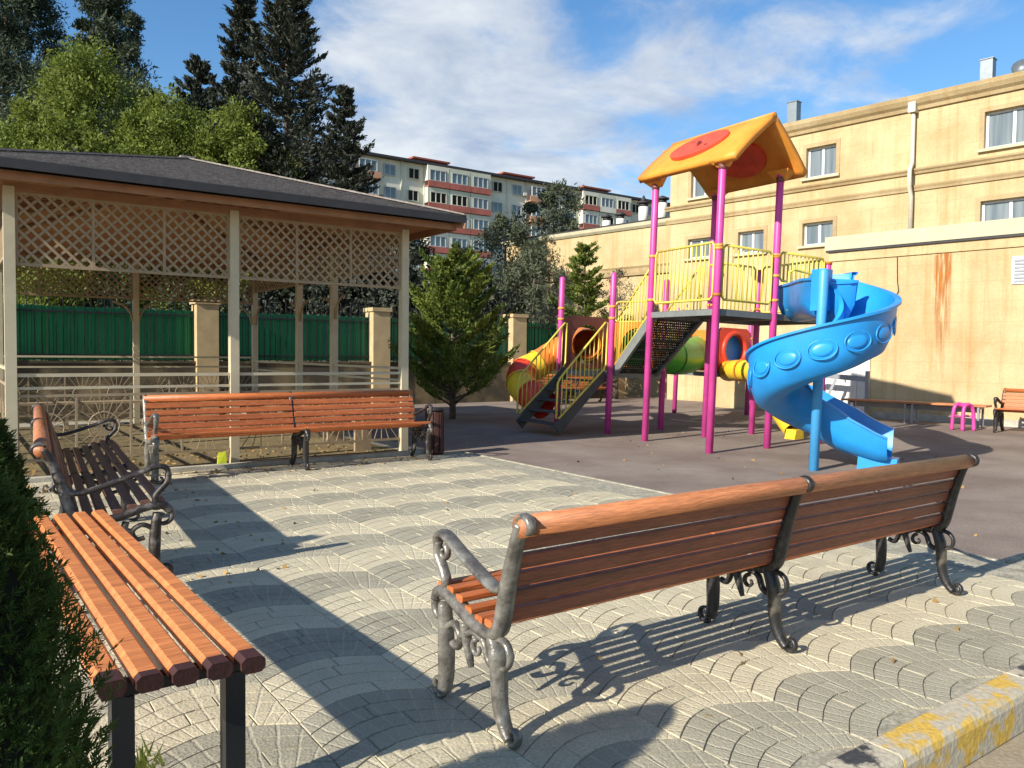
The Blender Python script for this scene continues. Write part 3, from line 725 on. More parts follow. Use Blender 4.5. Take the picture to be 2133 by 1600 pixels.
# ------------------------------------------------------------------ fence
FY = 19.7
fn = thing('boundary_fence', 'green profiled sheet fence with beige pillars and black pickets behind the gazebo', 'fence', (0, FY, 0))
PX = [-8.6, -4.05, .5, 5.03, 9.55, 14.15, 18.3]
for i, x in enumerate(PX):
    b = MB(); b.box2((x - .25, -.25, -.16), (x + .25, .25, 2.50)); b.box2((x - .29, -.29, 2.50), (x + .29, .29, 2.60)); b.build('pillar', M_PILLAR, fn)
for i in range(len(PX) - 1):
    a, c = PX[i] + .25, PX[i + 1] - .25
    b = MB(); b.box2((a, -.12, -.16), (c, .12, 1.10)); b.box2((a, -.15, 1.10), (c, .15, 1.15)); b.build('plinth', M_PLINTH, fn)
    # profiled sheets, about a metre wide each
    ns = round((c - a) / 1.0); w = (c - a) / ns
    for s in range(ns):
        xa = a + s * w; b = MB(); pts = []
        nr = 5
        for r_ in range(nr):
            o = r_ * w / nr
            pts += [(xa + o, .07), (xa + o + w / nr * .55, .07), (xa + o + w / nr * .65, .095), (xa + o + w / nr * .92, .095)]
        pts.append((xa + w - .004, .07))
        zt = 2.34 + random.uniform(-.02, .02); zb = 1.17
        vs = [(p[0], p[1], zb) for p in pts] + [(p[0], p[1], zt) for p in pts]; n = len(pts)
        b.add(vs, [(j, j + 1, n + j + 1, n + j) for j in range(n - 1)])
        b.build('green_sheet', M_GREEN, fn)
    b = MB()
    for z in (1.28, 2.22): b.box2((a, -.015, z - .018), (c, .015, z + .018))
    k = a + .1
    while k < c:
        b.box2((k - .009, -.009, 1.15), (k + .009, .009, 2.66)); k += .135
    b.build('pickets', M_BLACK, fn)

# ------------------------------------------------------------------ buildings on the right
BA = R(7.0)
class Frame:
    """local frame of the facade: s = along the wall away from the camera, o = into the building, z up"""
    def __init__(s, org, ang): s.org = Vector((org[0], org[1], 0)); s.ang = ang
def facade(name, label, cat, off):
    t = thing(name, label, cat, (0, 0, 0)); 
    n = Vector((math.cos(BA), math.sin(BA), 0))
    t.location = Vector((18.15, 8.95, 0)) + n * off
    # local x = into the building, local y = along the wall
    t.rotation_euler = (0, 0, BA)
    return t
def window(parent, s0, s1, z0, z1, glass=None, sill=True, mull=1, trim=True, depth=.14, blind=0.0):
    w = MB()
    fw = .055
    w.box2((depth - .05, s0, z0), (depth, s0 + fw, z1)); w.box2((depth - .05, s1 - fw, z0), (depth, s1, z1))
    w.box2((depth - .05, s0 + fw, z0), (depth, s1 - fw, z0 + fw)); w.box2((depth - .05, s0 + fw, z1 - fw), (depth, s1 - fw, z1))
    for k in range(mull):
        c = s0 + (s1 - s0) * (k + 1) / (mull + 1); w.box2((depth - .045, c - .035, z0 + fw), (depth - .005, c + .035, z1 - fw))
    o = w.build('window', M_PVC, parent)
    w = MB(); w.box2((depth - .028, s0 + fw, z0 + fw), (depth - .018, s1 - fw, z1 - fw)); w.build('pane', glass or M_GLASS, o)
    if sill:
        w = MB(); w.box2((-.09, s0 - .12, z0 - .07), (depth, s1 + .12, z0 - .002)); w.build('sill', M_PARAPET, o)
    return o
def wall_with_holes(x0, depth, s0, s1, z0, z1, holes, name, mt, parent):
    """front wall from s0..s1, z0..z1 with rectangular openings, as strips"""
    b = MB(); ss = sorted({s0, s1, *[h[0] for h in holes], *[h[1] for h in holes]}); zs = sorted({z0, z1, *[h[2] for h in holes], *[h[3] for h in holes]})
    for i in range(len(ss) - 1):
        for j in range(len(zs) - 1):
            cs_, cz = (ss[i] + ss[i + 1]) / 2, (zs[j] + zs[j + 1]) / 2
            if any(h[0] < cs_ < h[1] and h[2] < cz < h[3] for h in holes): continue
            b.quad((x0, ss[i], zs[j]), (x0, ss[i + 1], zs[j]), (x0, ss[i + 1], zs[j + 1]), (x0, ss[i], zs[j + 1]))
    for h in holes:
        a, c, e, f = h
        b.quad((x0, a, e), (x0 + depth, a, e), (x0 + depth, a, f), (x0, a, f)); b.quad((x0, c, e), (x0, c, f), (x0 + depth, c, f), (x0 + depth, c, e))
        b.quad((x0, a, f), (x0 + depth, a, f), (x0 + depth, c, f), (x0, c, f)); b.quad((x0, a, e), (x0, c, e), (x0 + depth, c, e), (x0 + depth, a, e))
    return b.build(name, mt, parent)
# main three storey building
mb = facade('yellow_building', 'three storey yellow stone building with white windows and moulded cornices', 'building', 2.0)
UP = [(-1.35, -.17, 6.38, 7.25), (3.44, 4.29, 6.37, 7.20), (7.25, 8.10, 6.34, 7.12), (-4.6, -3.7, 6.38, 7.25)]
LO = [(-1.35, -.14, 4.55, 5.15), (3.48, 4.35, 4.50, 5.13), (5.55, 6.39, 4.45, 5.10), (7.35, 8.18, 4.45, 5.06), (-4.6, -3.6, 4.5, 5.15)]
holes = UP + LO
wall_with_holes(0, .22, -14, 8.9, -.16, 7.75, holes, 'front_wall', M_WALL, mb)
b = MB(); b.quad((0, 8.9, -.16), (9, 8.9, -.16), (9, 8.9, 7.75), (0, 8.9, 7.75)); b.quad((0, -14, -.16), (9, -14, -.16), (9, -14, 7.75), (0, -14, 7.75))
b.quad((9, -14, -.16), (9, 8.9, -.16), (9, 8.9, 7.75), (9, -14, 7.75)); b.build('side_wall', M_WALL, mb)
b = MB(); b.box2((-.1, -14.1, 7.752), (9.1, 9.0, 7.80)); b.build('roof', M_CONCRETE, mb)
def moulding(parent, s0, s1, prof, name='cornice', mt=None):
    b = MB(); b.prism(prof, 'y', s0, s1); return b.build(name, mt or M_MOULD, parent)
moulding(mb, -14.1, 9.08, [(.02, 7.62), (-.06, 7.62), (-.09, 7.70), (-.16, 7.76), (-.22, 7.86), (-.24, 7.96), (.3, 7.97), (.3, 7.802), (.02, 7.80)])
moulding(mb, -14.05, 9.05, [(.015, 6.02), (-.05, 6.03), (-.07, 6.08), (-.11, 6.12), (-.12, 6.16), (.015, 6.17)])
moulding(mb, -14.05, 9.03, [(.015, 5.60), (-.04, 5.61), (-.05, 5.66), (-.075, 5.71), (-.08, 5.75), (.015, 5.76)], 'string_course')
for h in UP + LO:
    window(mb, h[0], h[1], h[2], h[3], depth=.17)
    b = MB(); t_ = .11
    b.box2((-.022, h[0] - t_, h[2] - .02), (.004, h[0] - .002, h[3] + t_)); b.box2((-.022, h[1] + .002, h[2] - .02), (.004, h[1] + t_, h[3] + t_))
    b.box2((-.022, h[0] - .002, h[3] + .002), (.004, h[1] + .002, h[3] + t_)); b.build('window_surround', M_MOULD, mb)
b = MB(); b.tube([(-.12, 1.42, 7.60), (-.10, 1.42, 6.3), (-.24, 1.42, 6.12), (-.24, 1.42, 5.7), (-.10, 1.42, 5.45), (-.10, 1.42, 4.2)], .055, 8)
b.box2((-.24, 1.33, 7.55), (-.03, 1.51, 7.80)); b.build('downpipe', M_PIPE, mb)
for s0, s1, h in ((4.76, 5.05, 8.68), (-.22, .05, 8.58)):
    b = MB(); b.box2((.25, s0, 7.80), (.50, s1, h)); b.box2((.23, s0 - .02, h), (.52, s1 + .02, h + .02)); b.build('flue_duct', M_DUCT, mb)
b = MB(); b.cyl((.6, -.75, 7.8), (.6, -.75, 8.25), .12, 12); b.tube([(.55, -.75, 8.25), (.45, -.75, 8.30)], .20, 12); b.build('roof_fan', M_DUCT, mb)

# low annex in front of it
an = facade('yellow_annex', 'low yellow rendered annex with pale parapet and rust streak', 'building', 0.0)
b = MB()
b.box2((0, -14, -.16), (1.98, 2.60, 3.98)); b.build('wall', M_WALL, an)
b = MB(); b.box2((.03, 2.60, -.16), (1.9, 6.2, 2.95)); b.build('lower_wall', M_WALL, an)
b = MB(); b.box2((-.05, -14.05, 3.98), (1.99, 2.66, 4.03)); b.build('drip_edge', M_FASCIA, an)
b = MB(); b.box2((-.07, -14.06, 4.03), (.35, 2.68, 4.36)); b.build('parapet', M_PARAPET, an)
b = MB(); b.box2((-.035, -14, 3.76), (.002, 2.60, 3.80)); b.build('string_course', M_WALL, an)
b = MB(); b.box2((-.03, -14, -.04), (.003, 1.42, .12)); b.build('skirting', M_CONCRETE, an)
# rust: thin flush stain, three runs
for s, w, z0, z1 in ((-.02, .30, .85, 3.76), (-.16, .16, 1.6, 3.76), (.10, .12, 2.3, 3.72)):
    b = MB(); b.quad((-.004, s - w / 2, z0), (-.004, s + w / 2, z0), (-.004, s + w / 2, z1), (-.004, s - w / 2, z1))
    o = b.mesh('rust_stain', rust_material()); 
    # map width to local X so the stain fades at its own sides
    for v in o.vertices: v.co = (v.co.y, -v.co.x, v.co.z)
    ob = link('rust_stain', o, an); ob.rotation_euler = (0, 0, PI / 2); ob.location = (-.0055 if w > .2 else -.0075, 0, 0)
b = MB(); b.box2((-.03, -2.2, 2.98), (.003, -1.40, 3.56)); vent = b.build('vent', M_PVC, an)
for k in range(7):
    b = MB(); z = 3.04 + k * .072; b.box((-.035, -1.8, z), (.012, .7, .05), rot=Matrix.Rotation(R(25), 3, 'Y')); b.build('louvre', M_STEEL, vent)
# white double door at the end of the annex
b = MB(); b.box2((-.06, 1.50, -.03), (-.005, 2.585, 1.66)); dr = b.build('door', M_WHITE, an)
for k in range(4):
    b = MB(); s = 1.53 + k * .265; b.box2((-.075, s, .05), (-.061, s + .24, 1.60)); b.build('door_board', M_WHITE, dr)
b = MB(); b.tube([(-.1, 2.07, .8), (-.1, 2.07, .95)], .012, 6); b.build('handle', M_STEEL, dr)
# loose dangling cable
b = MB(); b.tube(spline([(-.03, .95, 3.75), (-.03, .93, 3.2), (-.03, .90, 2.95), (-.03, .99, 2.86), (-.03, 1.05, 2.95)], 4), .008, 5); b.build('cable', M_BLACK, an)

# far wing with round chimneys
wg = facade('yellow_wing', 'far yellow wing with dark eave line and a row of roof stacks', 'building', 3.5)
b = MB(); b.box2((0, 8.92, -.16), (7, 18.5, 5.95)); b.build('wall', M_WALL, wg)
moulding(wg, 8.92, 18.6, [(.015, 5.92), (-.05, 5.92), (-.12, 6.00), (-.14, 6.12), (.3, 6.13), (.3, 5.955), (.015, 5.952)], 'cornice', M_PARAPET)
b = MB(); b.box2((-.16, 8.92, 6.132), (.3, 18.62, 6.17)); b.build('eave_flashing', M_FASCIA, wg)
moulding(wg, 8.92, 18.5, [(.015, 4.25), (-.08, 4.26), (-.10, 4.36), (-.10, 4.5), (-.14, 4.58), (.015, 4.6)], 'string_course')
for s, z1, r_ in ((13.4, 6.62, .16), (12.72, 6.62, .16), (11.64, 6.92, .18), (10.8, 6.95, .18)):
    c = thing('roof_stack', {13.4: 'farthest short white roof stack on the wing', 12.72: 'second short white roof stack on the wing', 11.64: 'tall white roof stack with a pointed dark cowl', 10.8: 'tall white roof stack half hidden behind the pink tower post'}[s], 'chimney',
              wg.matrix_world @ Vector((0, 0, 0)), 0, 'white roof stacks on the far wing')
    nn = Vector((math.cos(BA), math.sin(BA), 0)); ww = Vector((-math.sin(BA), math.cos(BA), 0))
    c.location = Vector((18.15, 8.95, 6.15)) + nn * 4.1 + ww * s
    h = z1 - 6.15
    b = MB(); b.cyl((0, 0, -.05), (0, 0, h - .12), r_, 14); b.build('stack', M_WHITE, c)
    b = MB(); b.cyl((0, 0, h - .12), (0, 0, h), r_ * .9, 12); b.cyl((0, 0, h), (0, 0, h + .06), r_ * 1.35, 14)
    if s == 11.64: b.cyl((0, 0, h + .06), (0, 0, h + .30), r_ * .8, 12, r2=.02)
    else: b.cyl((0, 0, h + .06), (0, 0, h + .14), r_ * 1.2, 14, r2=r_ * .3)
    b.build('cowl', M_FASCIA, c)

# ------------------------------------------------------------------ apartment block on the rise behind
hill = MB(); nx, ny = 40, 14
hv = []; 
for j in range(ny):
    for i in range(nx):
        X = -140 + 360 * i / (nx - 1); Y = 34 + 170 * j / (ny - 1)
        t_ = min(1, max(0, (Y - 38) / 46)); hv.append((X, Y, -.3 + 9.6 * t_ * t_ * (3 - 2 * t_) + .5 * math.sin(X * .07)))
hill.smooth = True
hill.add(hv, [(j * nx + i, j * nx + i + 1, (j + 1) * nx + i + 1, (j + 1) * nx + i) for j in range(ny - 1) for i in range(nx - 1)])
structure(hill.build('hillside', mat('dry grassy slope', (.10, .10, .045), rough=1, var=.3, scale=.3)))
M_APTFRAME = mat('dull window frame', (.42, .43, .41), rough=.6, var=.2, scale=.6)
M_APT = mat('pale grey beige panel', (.58, .545, .44), rough=.9, base2=(.70, .66, .55), mix=(.35, .65), scale=.4, fine=.08)
M_APT2 = mat('pale green panel', (.52, .52, .41), rough=.9, var=.1, scale=.4)
M_REDBAL = mat('brick red balcony front', (.38, .115, .085), rough=.85, var=.2, scale=.8)
M_PEACH = mat('salmon balcony front', (.50, .26, .15), rough=.85, var=.15, scale=.8)
M_REDROOF = mat('red roof house', (.30, .08, .05), rough=.8, var=.2)
AY = 85.9
ap = thing('apartment_block', 'long pale apartment block with red balcony bands on the rise', 'building', (20, AY, 8.2))
AL = 74.0; AH = 16.1; ST = 2.66
b = MB(); b.box2((0, .3, -4), (AL, 12, AH)); b.build('wall', M_APT, ap)
b = MB(); b.box2((-.6, -.5, AH), (AL + .6, 12.5, AH + .28)); b.build('roof_slab', M_FASCIA, ap)
pat = random.Random(4)
BAY = 3.1; nb = int(AL / BAY)
kinds = []
for k in range(nb):
    kinds.append({0: 'plain', 1: 'plain', 2: 'loggia', 3: 'loggia', 4: 'loggia', 5: 'plain', 6: 'plain', 7: 'peach'}[(k + 1) % 8])
vert = MB()
for k in range(nb): vert.box2((k * BAY - .09, .14, -4), (k * BAY + .09, .298, AH - .003))
vert.build('panel_joints', M_APT2, ap)
wm = {}
def apt_window(kind, glass):
    key = (kind, glass.name)
    if key in wm: return wm[key]
    w = 1.5 if kind == 'plain' else 2.3; h = 1.35
    f = MB(); f.box2((-w/2, -.05, -h/2), (w/2, .10, -h/2 + .09)); f.box2((-w/2, -.05, h/2 - .09), (w/2, .10, h/2))
    n = 2 if kind == 'plain' else 3
    for i in range(n + 1):
        x = -w/2 + (w - .09) * i / n; f.box2((x, -.045, -h/2 + .09), (x + .09, .095, h/2 - .09))
    p = MB(); p.box2((-w/2 + .05, .02, -h/2 + .05), (w/2 - .05, .05, h/2 - .05))
    wm[key] = (f.mesh('window', M_APTFRAME if glass is not M_DARKHOLE else M_APT2), p.mesh('pane', glass)); return wm[key]
for fl in range(6):
    z = AH - ST * (fl + .5) - .05
    for k in range(nb):
        x = (k + .5) * BAY; kd = kinds[k]
        gl = M_DARKHOLE if pat.random() < .30 else pat.choice((M_GLASS, M_GLASS2, M_GLASS2))
        me1, me2 = apt_window('plain' if kd == 'plain' else 'loggia', gl)
        o = link('window', me1, ap, (x + pat.uniform(-.1, .1), .16 if kd == 'plain' else -.62, z + .12)); link('pane', me2, o)
        if kd != 'plain' and fl >= 0:
            b = MB(); b.box2((x - BAY/2 + .04, -.78, z - 1.28), (x + BAY/2 - .04, -.70, z - .56)); b.box2((x - BAY/2 + .04, -.70, z - 1.28), (x + BAY/2 - .04, .29, z - 1.16))
            mm = M_PEACH if kd == 'peach' else (M_REDBAL if pat.random() < .85 else M_APT)
            b.build('balcony', mm, ap)
        if kd == 'loggia':
            b = MB(); b.box2((x - BAY/2 + .04, -.60, z - .55), (x - BAY/2 + .34, .29, z + 1.3)); b.box2((x + BAY/2 - .34, -.6, z - .55), (x + BAY/2 - .04, .29, z + 1.3)); b.box2((x - BAY/2 + .34, -.6, z + .82), (x + BAY/2 - .34, .29, z + 1.3))
            b.build('loggia_wall', M_APT2 if pat.random() < .5 else M_APT, ap)
        elif pat.random() < .15:
            b = MB(); b.box2((x + .95, -.1, z - .5), (x + 1.5, .29, z - .1)); b.build('air_conditioner', M_WHITE, ap)
for x in (27.5, 41.0, 55.0):
    b = MB(); b.box2((x, 2, AH + .28), (x + 4.2, 7, AH + 1.0)); hd = b.build('roof_house', M_REDROOF, ap)
    b = MB(); b.box2((x - .5, 1.4, AH + 1.0), (x + 4.8, 7.6, AH + 1.2)); b.build('roof_cap', M_REDROOF, hd)
    b = MB(); b.box2((x - .9, 3, AH + .28), (x - .3, 3.6, AH + 1.15)); b.build('chimney', M_WHITE, hd)

# ------------------------------------------------------------------ trees
def leaf_mesh(name, pts, size, aspect, mt, dirs=None, jitter=.5, up=.0):
    """one rhombic leaf blade (2 triangles) per point; numpy, tens of thousands"""
    n = len(pts); pts = np.asarray(pts)
    d = rng.normal(size=(n, 3))
    if dirs is not None: d = np.asarray(dirs) + jitter * d
    d[:, 2] += up
    d /= np.linalg.norm(d, axis=1, keepdims=True) + 1e-9
    a = rng.normal(size=(n, 3)); s = np.cross(d, a); s /= np.linalg.norm(s, axis=1, keepdims=True) + 1e-9
    sz = size * rng.uniform(.6, 1.4, size=(n, 1)); w = sz * aspect
    v = np.empty((n, 4, 3)); v[:, 0] = pts - d * sz * .5; v[:, 1] = pts + s * w * .5; v[:, 2] = pts + d * sz * .5; v[:, 3] = pts - s * w * .5
    me = bpy.data.meshes.new(name)
    me.vertices.add(n * 4); me.vertices.foreach_set('co', v.reshape(-1))
    me.loops.add(n * 4); me.loops.foreach_set('vertex_index', np.arange(n * 4))
    me.polygons.add(n); me.polygons.foreach_set('loop_start', np.arange(n) * 4); me.polygons.foreach_set('loop_total', np.full(n, 4))
    me.materials.append(mt); me.update(); me.validate(); return me
def trunk(parent, h, r, lean=(0, 0), limbs=0, spread=1.5, z0=.4, mt=None):
    b = MB(); pts = [(0, 0, -.3), (lean[0] * .3, lean[1] * .3, h * .4), (lean[0], lean[1], h)]
    P = spline(pts, 5); b.tube(P, list(np.linspace(r, r * .18, len(P))), 8)
    for i in range(limbs):
        z = h * (z0 + (.95 - z0) * i / max(1, limbs)); a = i * 2.4 + random.random(); ln = spread * (1 - .55 * (z / h)) * random.uniform(.7, 1.1)
        p = Vector((lean[0] * z / h, lean[1] * z / h, z)); e = p + Vector((math.cos(a) * ln, math.sin(a) * ln, ln * .35))
        b.tube([p, p.lerp(e, .5) + Vector((0, 0, -.05)), e], [r * .35 * (1 - .6 * z / h), r * .2 * (1 - .6 * z / h), .008], 5)
    return b.build('trunk', mt or M_BARK, parent)
def clumps(centres, per, rad, flat=.8):
    pts = []; dr = []
    for c in centres:
        q = rng.normal(size=(per, 3)); q /= np.linalg.norm(q, axis=1, keepdims=True) + 1e-9
        rr = rad * c[3] * rng.uniform(.2, 1, size=(per, 1)) ** .6 * (1 + .45 * np.sin(q[:, :1] * rng.uniform(2, 5) + rng.uniform(0, 6)) * np.sin(q[:, 1:2] * rng.uniform(2, 5) + rng.uniform(0, 6)) + rng.exponential(.10, size=(per, 1)))
        pts.append(np.array(c[:3]) + q * rr * [1, 1, flat]); dr.append(q)
    return np.concatenate(pts), np.concatenate(dr)
def broad_tree(px, d, ztop, zlow, rad, mt, label, name='leafy_tree', n=36, per=420, leaf=.14, group=None, asp=.55, seed=1, clump=.34, cat='tree', xy=None):
    x, y = xy or at(px, d); rd = random.Random(seed)
    t = thing(name, label, cat, (x, y, -.16), 0, group)
    cen = []
    H = ztop - zlow
    for i in range(n):
        f = (i + rd.random()) / n; z = zlow + H * f
        pr = math.sin(PI * min(1, max(.04, .14 + f * .84))) ** .7 * rad
        a = i * 2.399 + rd.uniform(-.5, .5); r_ = pr * math.sqrt(rd.uniform(.15, 1))
        r_ *= rd.choice((.8, 1, 1, 1.2)); cen.append((math.cos(a) * r_, math.sin(a) * r_, z, rd.uniform(.5, 1.3)))
    pts, dr = clumps(cen, per, rad * clump)
    link('crown', leaf_mesh('crown', pts, leaf, asp, mt, dr, .9, .15), t)
    trunk(t, ztop * .86, .05 + .018 * ztop, (0, 0), 9, rad * 1.1, max(.15, zlow / ztop * .8))
    return t
def conifer(px, d, ztop, zlow, rad, mt, label, name='conifer_tree', whorls=30, arms=9, per=90, leaf=.16, sweep=.25, group=None, seed=2, power=.85, width=.16, lean=(0, 0), asp=.35, xy=None):
    x, y = xy or at(px, d); rd = random.Random(seed)
    t = thing(name, label, 'tree', (x, y, -.16), 0, group)
    P = []; D = []; H = ztop - zlow; br = MB()
    for i in range(whorls):
        f = (i + .5) / whorls; z = zlow + H * f
        R0 = rad * (1 - f) ** power + .10
        for k in range(arms):
            if rd.random() < .12: continue
            a = 2 * PI * (k + rd.random() * .7) / arms + i * .7; ln = R0 * rd.uniform(.62, 1.16)
            e = np.array([math.cos(a), math.sin(a), sweep + rd.uniform(-.12, .12)])
            s = rng.uniform(.12, 1, size=(per, 1)) ** .8
            base = np.array([lean[0] * z / ztop, lean[1] * z / ztop, z + rd.uniform(-.4, .4) * H / whorls])
            curve = np.concatenate([np.zeros((per, 2)), (s - .4) ** 2 * .35 * ln], axis=1)
            pt = base + s * e * ln + curve + rng.normal(size=(per, 3)) * np.array([width, width, width * .5]) * ln * (1.15 - .75 * s) * .9
            P.append(pt); D.append(np.repeat(e[None] * 1.0, per, 0))
            if ln > .25: br.tube([base, base + e * ln * .85], [.012 + .01 * ln, .004], 4)
    link('crown', leaf_mesh('crown', np.concatenate(P), leaf, asp, mt, np.concatenate(D), .55), t)
    b = MB(); b.tube([(0, 0, -.3), (lean[0] * .5, lean[1] * .5, ztop * .5), (lean[0], lean[1], ztop)], [.05 + .012 * ztop, .03 + .008 * ztop, .01], 8); b.build('trunk', M_BARK, t)
    if br.v: br.build('branches', M_BARK, t)
    return t
def frond_conifer(px, d, ztop, zlow, rad, mt, label, name, whorls, arms, twigs, per, leaf, sweep, seed, power, asp=.34, start=.14):
    """conifer of flat layered boughs: every bough carries side twigs, every twig its needles"""
    x, y = at(px, d); rd = random.Random(seed)
    t = thing(name, label, 'tree', (x, y, -.16)); P = []; D = []; br = MB(); H = ztop - zlow
    for i in range(whorls):
        f = (i + .4) / whorls; z = zlow + H * f; R0 = rad * (1 - f) ** power + .12
        for k in range(arms):
            if rd.random() < .10: continue
            a = 2 * PI * (k + rd.random() * .6) / arms + i * 1.1; ln = R0 * rd.uniform(.62, 1.18); sw = sweep + rd.uniform(-.16, .14)
            e = np.array([math.cos(a), math.sin(a), sw * .55]); side = np.array([-math.sin(a), math.cos(a), 0])
            base = np.array([0, 0, z + rd.uniform(-.45, .45) * H / whorls])
            def pos(s_): return base + e * ln * s_ + np.array([0, 0, sw * .75 * ln]) * s_ ** 2.2
            br.tube([base, pos(.5), pos(.95)], [.010 + .012 * ln, .008 + .004 * ln, .004], 4)
            for j in range(twigs + 1):
                s_ = start + (1 - start) * (j + rd.random() * .5) / (twigs + .5); q = pos(min(1, s_)); tan = pos(min(1, s_) + .05) - pos(min(1, s_)); tan /= np.linalg.norm(tan)
                for sd in ((1, -1) if j < twigs else (0,)):
                    td = tan * .85 + side * sd * .72 + np.array([0, 0, .10 + rd.uniform(-.1, .16)]); td /= np.linalg.norm(td)
                    tl = ln * (.42 * (1 - s_) + .10) * rd.uniform(.7, 1.15) + .05
                    u_ = rng.uniform(0, 1, size=(per, 1))
                    P.append(q + td * tl * u_ + rng.normal(size=(per, 3)) * leaf * .22); D.append(np.repeat(td[None], per, 0))
    link('crown', leaf_mesh('crown', np.concatenate(P), leaf, asp, mt, np.concatenate(D), .38, .05), t)
    b = MB(); b.tube([(0, 0, -.3), (0, 0, ztop * .5), (0, 0, ztop)], [.04 + .012 * ztop, .025 + .008 * ztop, .01], 8); b.build('trunk', M_BARK, t)
    br.build('branches', M_BARK, t); return t
broad_tree(22, 30, 16.6, 6.5, 2.3, M_PINE, 'tall dark pine at the top left corner behind the gazebo', 'pine_tree', 80, 800, .19, None, .26, 3, .30)
broad_tree(228, 31, 15.3, 8.6, 1.55, M_PINE, 'tall dark pine with ragged open crown over the bright green trees', 'pine_tree', 38, 900, .19, None, .26, 8, .34)
broad_tree(110, 29, 11.3, 5.0, 2.6, M_PINE, 'broad dark pine low between the two tall ones', 'pine_tree', 60, 800, .19, None, .26, 12, .30)
broad_tree(300, 30, 11.2, 4.5, 2.3, M_PINE, 'dark pine behind the bright green trees near the gazebo ridge', 'pine_tree', 60, 800, .19, None, .26, 14, .30)
broad_tree(185, 25, 10.6, 2.2, 2.5, M_BRIGHT, 'tallest bright green tree above the gazebo roof', 'leafy_tree', 90, 560, .12, None, .45, 21, .25)
broad_tree(345, 24, 8.9, 2.4, 2.0, M_BRIGHT, 'bright green tree of middle height over the gazebo ridge', 'leafy_tree', 66, 560, .12, None, .45, 22, .26)
broad_tree(505, 24, 8.7, 2.8, 1.65, M_BRIGHT, 'rounded bright green tree beside the dark conifers', 'leafy_tree', 56, 560, .12, None, .45, 23, .28)
broad_tree(45, 24, 8.0, 1.8, 2.2, M_BRIGHT, 'low bright green tree seen through the gazebo left bay', 'leafy_tree', 66, 520, .12, None, .45, 24, .26)
broad_tree(425, 26, 7.8, 2.4, 1.9, M_BRIGHT, 'small bright green tree low behind the gazebo ridge', 'leafy_tree', 46, 480, .12, None, .45, 25, .28)
frond_conifer(420, 29, 12.0, 5.0, 2.5, M_CONIFER, 'dark conifer with a leaning side top left of the spires', 'conifer_tree', 20, 7, 9, 10, .17, .42, 31, .80)
frond_conifer(508, 27, 14.4, 4.0, 2.0, M_CONIFER, 'slender dark conifer spire left of the tallest one', 'conifer_tree', 32, 7, 9, 10, .16, .30, 32, 1.05)
frond_conifer(600, 25, 14.6, 3.0, 2.55, M_CONIFER, 'tallest dark conifer with upturned branch tips', 'conifer_tree', 34, 8, 9, 10, .16, .36, 33, .98)
frond_conifer(716, 24, 9.5, 3.0, 1.45, M_CONIFER, 'short dark conifer standing against the apartment block', 'conifer_tree', 22, 7, 8, 9, .14, .32, 34, .80)
frond_conifer(943, 17.2, 3.45, .35, 1.28, M_CEDAR, 'young yellow green cedar with layered branches beside the gazebo', 'cedar_tree', 12, 8, 11, 24, .085, .50, 35, .40, start=.34)
frond_conifer(1215, 25.5, 5.1, .6, 1.35, M_CEDAR, 'green conifer behind the climbing frame stairs', 'cedar_tree', 15, 7, 8, 10, .12, .34, 36, .75)
broad_tree(1150, 33, 8.5, 4.4, 1.5, M_BLUEPINE, 'grey green pine with bare trunk in front of the apartment block', 'pine_tree', 30, 420, .16, None, .3, 41, .34)
broad_tree(1050, 29, 6.4, 2.6, 1.35, M_BLUEPINE, 'rounded grey green pine right of the yellow cedar', 'pine_tree', 26, 380, .15, None, .3, 42, .34)
broad_tree(1110, 26, 4.7, 1.6, 1.3, M_BLUEPINE, 'low grey green pine above the pillar near the tube slide', 'pine_tree', 24, 300, .14, None, .3, 43, .34)
broad_tree(1282, 25.5, 4.3, 1.8, .55, M_OLIVE, 'thin grey twiggy shrub behind the pink posts', 'shrub', 14, 160, .09, None, .3, 44, .5, 'shrub')
broad_tree(872, 25, 4.9, 2.0, .9, M_CONIFER, 'dark evergreen bush right of the gazebo corner post', 'evergreen_bush', 18, 300, .16, None, .4, 45, .4, 'bush')
broad_tree(770, 24.5, 4.1, 1.6, 1.8, M_CONIFER, 'dark evergreen bush behind the fence seen through the gazebo right bay', 'evergreen_bush', 26, 300, .18, None, .4, 46, .36, 'bush')
broad_tree(620, 24.5, 4.2, 1.6, 1.8, M_CONIFER, 'dark evergreen bush behind the fence at the gazebo rear corner', 'evergreen_bush', 26, 300, .18, None, .4, 47, .36, 'bush')
broad_tree(470, 24, 4.4, 1.6, 1.7, M_PINE, 'dark bush above the middle fence pillar', 'evergreen_bush', 24, 300, .18, None, .4, 48, .36, 'bush')
broad_tree(130, 23, 4.6, 1.2, 1.9, M_BRIGHT, 'bright yellow green bush over the fence in the gazebo left bay', 'leafy_bush', 40, 420, .12, None, .45, 51, .30, 'bush')
broad_tree(330, 24, 4.2, 1.4, 1.8, M_PINE, 'dull green bush behind the green fence in the gazebo left bay', 'evergreen_bush', 24, 300, .18, None, .4, 49, .36, 'bush')
broad_tree(980, 26, 4.3, 1.6, 1.5, M_CONIFER, 'dark evergreen bush directly behind the yellow cedar', 'evergreen_bush', 22, 280, .18, None, .4, 50, .36, 'bush')

